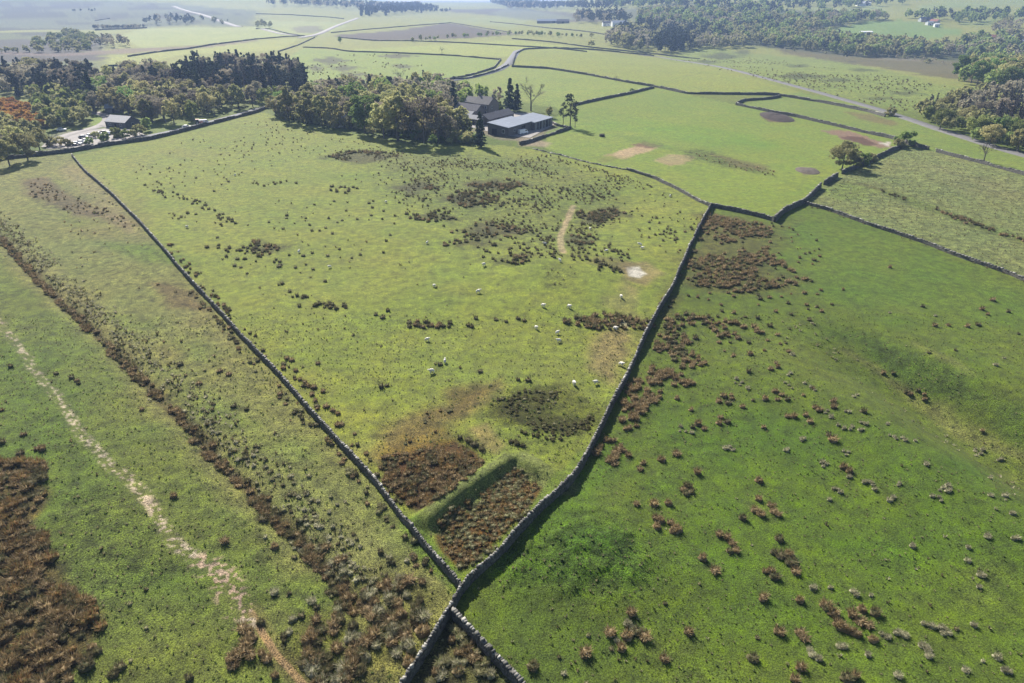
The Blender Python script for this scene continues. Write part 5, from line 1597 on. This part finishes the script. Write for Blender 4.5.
# brown beds along the central wall
rushes([(706, 214), (770, 226), (768, 250), (808, 282), (772, 290), (728, 292), (686, 284), (694, 246)], 1.3, ["brown", "brown", "dark"], .8, 1.4, 1, (11, -.15), SL, seed=1)
rushes([(652, 322), (700, 312), (760, 318), (762, 330), (720, 350), (690, 372), (650, 350), (646, 338)], 1.2, ["brown", "brown", "dark"], .8, 1.35, 1, (9, -.08), SL, seed=2)
rushes([(633, 374), (664, 364), (692, 378), (688, 390), (662, 398), (650, 416), (632, 414), (636, 430), (614, 440), (612, 424)], 1.25, "brown", .85, 1.3, 1, (6, -.2), SL, seed=3)
rushes([(608, 436), (622, 440), (634, 462), (606, 474), (598, 462)], 1.3, "brown", .85, 1.25, .75, None, SL)
rushes([(690, 215), (812, 226), (832, 305), (765, 355), (645, 350)], 2.6, ["brown", "dark"], .5, 1.1, .4, None, SL)
rushes([(690, 340), (800, 330), (840, 420), (760, 440), (690, 420)], 3.2, ["brown", "dark"], .6, 1.0, .35, (9, .1), SL, seed=4)
rushes([(790, 290), (1040, 330), (1040, 420), (900, 350)], 5, ["dark", "pale"], .5, .9, .3, None, SL)
rushes([(872, 366), (890, 372), (940, 396), (936, 402), (905, 394), (880, 376)], 1.3, ["brown", "dark"], .7, 1.1, .8, (7, -.2), "in the grassy gully")
rushes([(960, 418), (985, 428), (1030, 450), (1024, 460), (985, 440)], 1.4, ["brown", "dark"], .6, 1.0, .6, (7, -.1), "in the grassy gully")
rushes([(640, 520), (1024, 440), (1100, 690), (560, 690)], 3.4, ["pale", "straw", "dark"], .3, .55, .3, None, "LITTLE")
rushes([(470, 650), (560, 610), (640, 640), (640, 690), (520, 690)], 1.5, ["pale", "straw", "dark"], .3, .55, .4, None, "LITTLE")
along(W_GULLY - np.array([4.0, 0]), 5, 1.5, ["pale", "straw"], .4, .7, .4, "LITTLE")
# left side
rushes([(0, 462), (40, 464), (42, 500), (30, 522), (50, 548), (74, 590), (104, 612), (96, 650), (62, 690), (-40, 720), (-120, 600), (-60, 460)], .85, ["brown", "russet", "brown", "dark"], .6, 1.55, .95, (4, -.4), "BED")
along(W_DITCH, 1.3, .7, ["brown", "brown", "dark"], .7, 1.25, .97, "in the long ditch")
along(W_DITCH + np.array([3.4, 1.2]), 4.6, .8, ["pale", "straw", "pale", "dark"], .4, .75, .85, "LITTLE")
rushes([(302, 640), (330, 605), (372, 590), (400, 575), (430, 600), (432, 622), (408, 676), (380, 690), (310, 690), (296, 664)], 1.2, ["brown", "brown", "dark", "pale"], .9, 1.4, 1, (5, -.15), "in the bed below the crossing")
rushes([(230, 640), (250, 600), (330, 560), (400, 545), (440, 590), (430, 610), (330, 600), (290, 640)], 1.5, ["brown", "dark", "pale"], .6, 1.0, .5, (6, -.1), "in the bed below the crossing")
rushes([(300, 545), (330, 580), (352, 606), (372, 600), (345, 560), (320, 535)], 1.15, ["brown", "pale", "dark"], .6, 1.05, .7, None, "in the bed below the crossing")
rushes([(440, 650), (456, 624), (490, 660), (510, 690), (430, 690)], 1.0, ["brown", "pale", "straw"], .6, 1.1, .75, None, "in the wedge below the crossing")
rushes([(60, 170), (110, 180), (250, 350), (390, 520), (440, 580), (360, 560), (220, 420), (60, 260)], 3.2, ["dark", "straw", "brown", "pale"], .35, .8, .45, (14, -.1), "LITTLE")
rushes([(-60, 300), (120, 420), (240, 620), (120, 690), (40, 500), (-60, 420)], 2.6, ["dark", "straw", "straw"], .3, .55, .3, None, "LITTLE")
rushes([(22, 180), (40, 178), (85, 200), (112, 215), (70, 214), (30, 195)], 1.9, ["brown", "dark"], .6, 1.0, .8, (9, -.1), "BED")
rushes([(98, 206), (130, 218), (140, 230), (110, 226)], 2.0, ["brown", "straw"], .5, .9, .6, (9, -.1), "BED")
rushes([(152, 282), (195, 292), (205, 312), (170, 308)], 1.6, ["brown", "dark"], .6, 1.0, .7, (9, -.1), "BED")
along(WW["long"][:12] + np.array([-1.7, -.4]), 1.5, 1.0, ["brown", "dark", "straw"], .5, .95, .55, "beside the long wall")
along(WW["long"][3:13] + np.array([1.8, .4]), 1.5, 1.1, ["brown", "dark"], .5, 1.0, .5, "beside the long wall")
# middle pasture
Z8 = [(372, 148), (440, 160), (540, 152), (620, 175), (690, 200), (672, 262), (640, 262), (590, 262), (520, 258), (430, 226), (380, 190)]
for u, v, w, h in RUSHY:
    rushes([(u - w, v), (u - w * .5, v - h * .8), (u, v - h), (u + w * .6, v - h * .7), (u + w, v), (u, v + h)], 1.25, ["dark", "dark", "brown"], .7, 1.3, .8, (8, .0), "UP", seed=int(u))
rushes(Z8, 1.5, "dark", .5, 1.0, .7, (13, .16), "UP")
rushes(Z8, 3.6, "dark", .45, .9, .4, None, "UP", seed=5)
rushes([(100, 150), (262, 120), (380, 145), (430, 226), (330, 300), (250, 290)], 4.0, ["dark", "dark", "straw"], .5, 1.0, .5, (30, .05), "UP")
rushes([(255, 240), (272, 243), (272, 256), (256, 258)], 2, ["dark", "brown"], .8, 1.3, .8, None, "UP")
rushes([(270, 262), (285, 260), (286, 268), (272, 268)], 2, "dark", .8, 1.2, .6, None, "UP")
rushes([(405, 214), (452, 210), (450, 222), (425, 224)], 1.9, "dark", .8, 1.3, .85, None, "UP")
rushes([(330, 186), (358, 187), (356, 194), (334, 194)], 2.2, "dark", .8, 1.3, .7, None, "UP")
rushes([(455, 190), (512, 186), (505, 206), (465, 210)], 2.2, "dark", .7, 1.2, .75, None, "UP")
rushes([(450, 226), (515, 224), (525, 262), (490, 262)], 2.4, "dark", .7, 1.2, .6, (14, -.1), "UP")
rushes([(560, 320), (606, 316), (648, 320), (645, 331), (600, 330), (564, 327)], 1.05, ["brown", "dark"], .9, 1.3, .9, (8, -.5), "in the rush hedge row")
rushes([(403, 322), (455, 321), (456, 329), (405, 329)], 1.2, ["brown", "dark"], .8, 1.2, .8, None, "in the short rush row")
rushes([(585, 258), (622, 268), (624, 274), (600, 270)], 1.4, "dark", .8, 1.2, .8, None, "UP")
rushes([(540, 264), (575, 266), (574, 288), (545, 286)], 2.2, ["straw", "dark"], .4, .7, .7, None, "LITTLE")
rushes([(230, 290), (420, 240), (640, 300), (600, 380), (500, 380), (360, 430), (300, 380)], 4.6, ["dark", "straw"], .3, .65, .35, None, "LITTLE")
rushes([(255, 300), (300, 300), (400, 360), (380, 400), (300, 370)], 3.0, ["dark", "straw"], .3, .6, .4, (12, 0), "LITTLE")
rushes([(496, 402), (530, 388), (560, 390), (548, 410), (580, 424), (600, 408), (590, 434), (552, 440), (510, 424)], .75, ["heath", "heath", "dark", "straw"], .4, .75, .8, (4, -.35), "BED")
rushes([(384, 458), (430, 446), (470, 452), (482, 462), (455, 485), (432, 506), (408, 504), (390, 486)], .75, ["russet", "brown", "dark", "brown"], .6, 1.1, .9, (4, -.5), "BED")
rushes([(380, 436), (440, 402), (495, 384), (485, 400), (440, 428), (400, 448)], 1.2, ["straw", "russet", "dark"], .35, .65, .6, (6, -.1), "BED")
rushes([(434, 522), (470, 499), (512, 470), (544, 485), (528, 510), (500, 540), (476, 562), (462, 570), (446, 552)], .62, ["russet", "russet", "brown", "straw", "straw", "dark"], .4, .8, .92, (4, -.6), "BED")
rushes([(493, 396), (608, 400), (590, 440), (545, 478), (480, 450)], 1.3, ["straw", "grass"], .3, .55, .5, None, "LITTLE")
for q in [[(186, 199), (200, 205), (222, 218), (236, 225)], [(205, 246), (228, 250), (250, 252), (272, 247)], [(250, 184), (275, 184), (302, 181)], [(165, 214), (185, 218)], [(232, 258), (262, 262)], [(150, 190), (172, 196), (190, 200)], [(278, 285), (300, 296), (318, 306), (346, 309)]]:
    along(wpts(q), 3.0, 1.7, "dark", .6, 1.15, .8, "UP")
# the pale rough field
rushes([(826, 205), (838, 181), (905, 150), (1060, 182), (1060, 290), (940, 246)], 1.9, ["pale", "straw", "straw", "straw"], .3, .55, .55, None, "LITTLE")
along(wpts([(880, 190), (905, 200), (912, 204)]), 1.6, 1.4, "dark", .7, 1.2, .9, "in the rough field ditch")
along(wpts([(932, 208), (960, 219), (1005, 235), (1040, 246)]), 2.0, 1.1, ["dark", "brown"], .7, 1.3, .95, "in the rough field ditch")
along(WW["right"] + np.array([0, -1.5]), 1.2, 1.6, ["dark", "straw"], .4, .7, .7, "LITTLE")
rushes([(690, 152), (740, 163), (778, 172), (770, 176), (720, 166)], 2.2, ["dark", "brown", "straw"], .5, 1.0, .5, None, "LITTLE")
rushes([(660, 60), (760, 56), (930, 84), (990, 92), (910, 112), (800, 88)], 4.5, ["dark"], .8, 1.6, .6, (60, .12), "LITTLE")
rushes([(300, 56), (400, 54), (440, 70), (380, 80), (305, 74)], 8, ["dark"], 1.0, 1.8, .6, (50, .1), "LITTLE")
# lush lumpy patch beside the central wall
rushes([(500, 560), (540, 520), (600, 508), (640, 530), (650, 560), (630, 590), (560, 600), (510, 590)], .9, "grass", .2, .34, .5, (5, -.1), "NETTLES")

# rough sward near the camera
gx_, gy_ = np.meshgrid(np.arange(-110, 111, .82), np.arange(26, 130, .82))
gx_ = (gx_ + rng.uniform(-.4, .4, gx_.shape)).ravel(); gy_ = (gy_ + rng.uniform(-.4, .4, gy_.shape)).ravel()
uu, vv_, _s = pix(gx_, gy_, np.zeros_like(gx_))
kk = (uu > -60) & (uu < 1084) & (vv_ < 740) & (rng.random(len(gx_)) < .45 + .5 * fbm(gx_, gy_, 10, 131, 3))
kk &= bare.reshape(NR, NA)[np.clip(np.searchsorted(rings, np.hypot(gx_, gy_)), 1, NR - 1), np.clip(np.searchsorted(azs, np.arctan2(gx_, gy_)), 1, NA - 1)] < .35
rg_ = rough.reshape(NR, NA)[np.clip(np.searchsorted(rings, np.hypot(gx_, gy_)), 1, NR - 1), np.clip(np.searchsorted(azs, np.arctan2(gx_, gy_)), 1, NA - 1)]
for i in np.nonzero(kk)[0]:
    q = rng.random()
    RUSH.append((gx_[i], gy_[i], rng.uniform(.14, .34) * (.75 + .5 * rg_[i]), "grass" if q < .72 - .45 * rg_[i] else ("straw" if q < .985 else "dark"), "LITTLE"))
rx = np.array([r[0] for r in RUSH]); ry = np.array([r[1] for r in RUSH])
rz_ = ground_h(rx, ry)
# sit them on the drawn ground sheet (it carries its own small bumps)
ra, rd = np.arctan2(rx, ry), np.hypot(rx, ry)
ii = np.clip(np.searchsorted(rings, rd), 1, NR - 1); jj = np.clip(np.searchsorted(azs, ra), 1, NA - 1)
G2 = GZ.reshape(NR, NA)
rz_ = G2[ii, jj]
def project(x, y, z):
    return pix(x, y, z)
bi = bare.reshape(NR, NA)[ii, jj]
keep_ = [i for i in range(len(RUSH)) if bi[i] < .5 or RUSH[i][4] not in ("LITTLE", "UP")]
RUSH = [RUSH[i] for i in keep_]; rz_ = rz_[keep_]
pxl = []
for i, r in enumerate(RUSH):
    u, v, s = pix(r[0], r[1], rz_[i])
    pxl.append((u, v, s * r[2]))
# landmarks a tussock can be told apart by
LM = [("the wall crossing", (462, 592)), ("the bottom spur wall", (500, 672)), ("the gully", (930, 397)), ("the pale pond", (638, 273)), ("the walled basin", (490, 520)), ("the lush lumpy patch", (575, 550)),
      ("the top wall corner", (711, 215)), ("the low mossy wall", (930, 250)), ("the dirt path", (275, 650)), ("the brown bed at the path side", (70, 570)), ("the dark heath patch", (550, 412)), ("the wall stretch above the basin", (610, 415)), ("the stony path bend", (62, 404)), ("the long ditch", (215, 457)), ("the gapped lane wall", (800, 206)), ("the long wall", (306, 408)), ("the rush row", (606, 322)), ("the knoll", (560, 275))]
LMW = at_many([p for _, p in LM])
CW = {"brown": "brown", "russet": "rusty brown", "dark": "dark olive", "pale": "pale straw", "straw": "yellowish", "grass": "green", "heath": "blackish green"}
ORD = ["nearest", "second nearest", "third nearest", "fourth nearest", "fifth nearest", "sixth nearest", "seventh nearest", "eighth nearest", "ninth nearest", "tenth nearest", "eleventh nearest", "twelfth nearest"]
ind, cnt = [], {"rush_tussock": 0, "grass_tussock": 0}
for i in sorted(range(len(RUSH)), key=lambda k: -pxl[k][2]):
    r = RUSH[i]
    u, v, s = pxl[i]
    if r[4] in ("LITTLE", "BED", "UP", "NETTLES") or not (2 < u < 1022 and 150 < v < 681): continue
    nm = "grass_tussock" if r[3] in ("pale", "straw") else "rush_tussock"
    if cnt[nm] >= (290 if nm == "rush_tussock" else 150): continue
    cnt[nm] += 1; ind.append((i, nm))
indset = {i for i, _ in ind}
cells = {}
for i, nm in ind:
    r = RUSH[i]
    d = np.hypot(LMW[:, 0] - r[0], LMW[:, 1] - r[1])
    k = int(np.argmin(d))
    others = [math.hypot(RUSH[j][0] - r[0], RUSH[j][1] - r[1]) for j, _ in ind if j != i]
    st = "lone" if min(others) > 2.2 else "clustered"
    sz = "large" if r[2] > 1.05 else ("small" if r[2] < .8 else "middling")
    cells.setdefault((nm, r[3], st, sz, k, r[4]), []).append((d[k], i))
TM = {}
for (pal, lod), lst in list(TP.items()):
    if lod == 0:
        for q, (V, F, C) in enumerate(lst):
            me = np_mesh("tussock", V, F, C); me.materials.append(m_blade)
            TM[pal, q] = me
for (nm, pal, st, sz, k, pl), lst in cells.items():
    lst.sort()
    base = f"{st} {sz} {CW[pal]} {'rush' if nm == 'rush_tussock' else 'grass'} tussock"
    for n_, (_, i) in enumerate(lst):
        r = RUSH[i]
        o = link(nm, TM[pal, int(rng.integers(4))])
        o.location = (r[0], r[1], rz_[i])
        o.rotation_euler = (0, 0, rng.uniform(0, 6.28))
        w_ = r[2] * rng.uniform(.95, 1.25)
        o.scale = (w_, w_ * rng.uniform(.85, 1.15), r[2])
        pls = ", " + pl if pl and LM[k][0].split("the ")[-1] not in pl else ""
        if len(lst) == 1: lab = f"{base} by {LM[k][0]}{pls}"
        elif n_ < len(ORD): lab = f"{base}, {ORD[n_]} {LM[k][0]}{pls}"
        else: lab = f"{base}, among the outer ones from {LM[k][0]}{pls}"
        w16 = lab.split()
        tag(o, " ".join(w16[:16]), "rush" if nm == "rush_tussock" else "tussock", f"{base}s from {LM[k][0]}{pls}")
# everything past that is ground cover, one object per kind
def cover(name, sel):
    VV, FF, CC, n = [], [], [], 0
    for i in sel:
        r = RUSH[i]
        if pxl[i][2] <= 0: continue
        lod = 0 if pxl[i][2] > 7.0 else (1 if pxl[i][2] > (4.5 if r[4] == 'LITTLE' else 2.6) else 2)
        V, F, C = TP[r[3], lod][int(rng.integers(4))]
        a_ = rng.uniform(0, 6.28); ca, sa = math.cos(a_), math.sin(a_)
        w_ = r[2] * rng.uniform(.95, 1.3)
        VV.append(np.stack([(V[:, 0] * ca - V[:, 1] * sa) * w_ + r[0], (V[:, 0] * sa + V[:, 1] * ca) * w_ + r[1], V[:, 2] * r[2] + rz_[i]], 1))
        FF.append(F + n); CC.append(C * rng.uniform(.8, 1.2)); n += len(V)
    print(name, len(VV), n)
    if VV:
        o = link(name, np_mesh(name, np.concatenate(VV), np.concatenate(FF), np.concatenate(CC)), m_blade)
        tag(o, kind="stuff")
rest = [i for i in range(len(RUSH)) if i not in indset]
cover("bracken", [i for i in rest if RUSH[i][4] == "BED"])
cover("grass", [i for i in rest if RUSH[i][4] in ("LITTLE", "NETTLES")])
cover("rushes", [i for i in rest if RUSH[i][4] not in ("BED", "LITTLE", "NETTLES")])
print("individual tussocks", cnt)
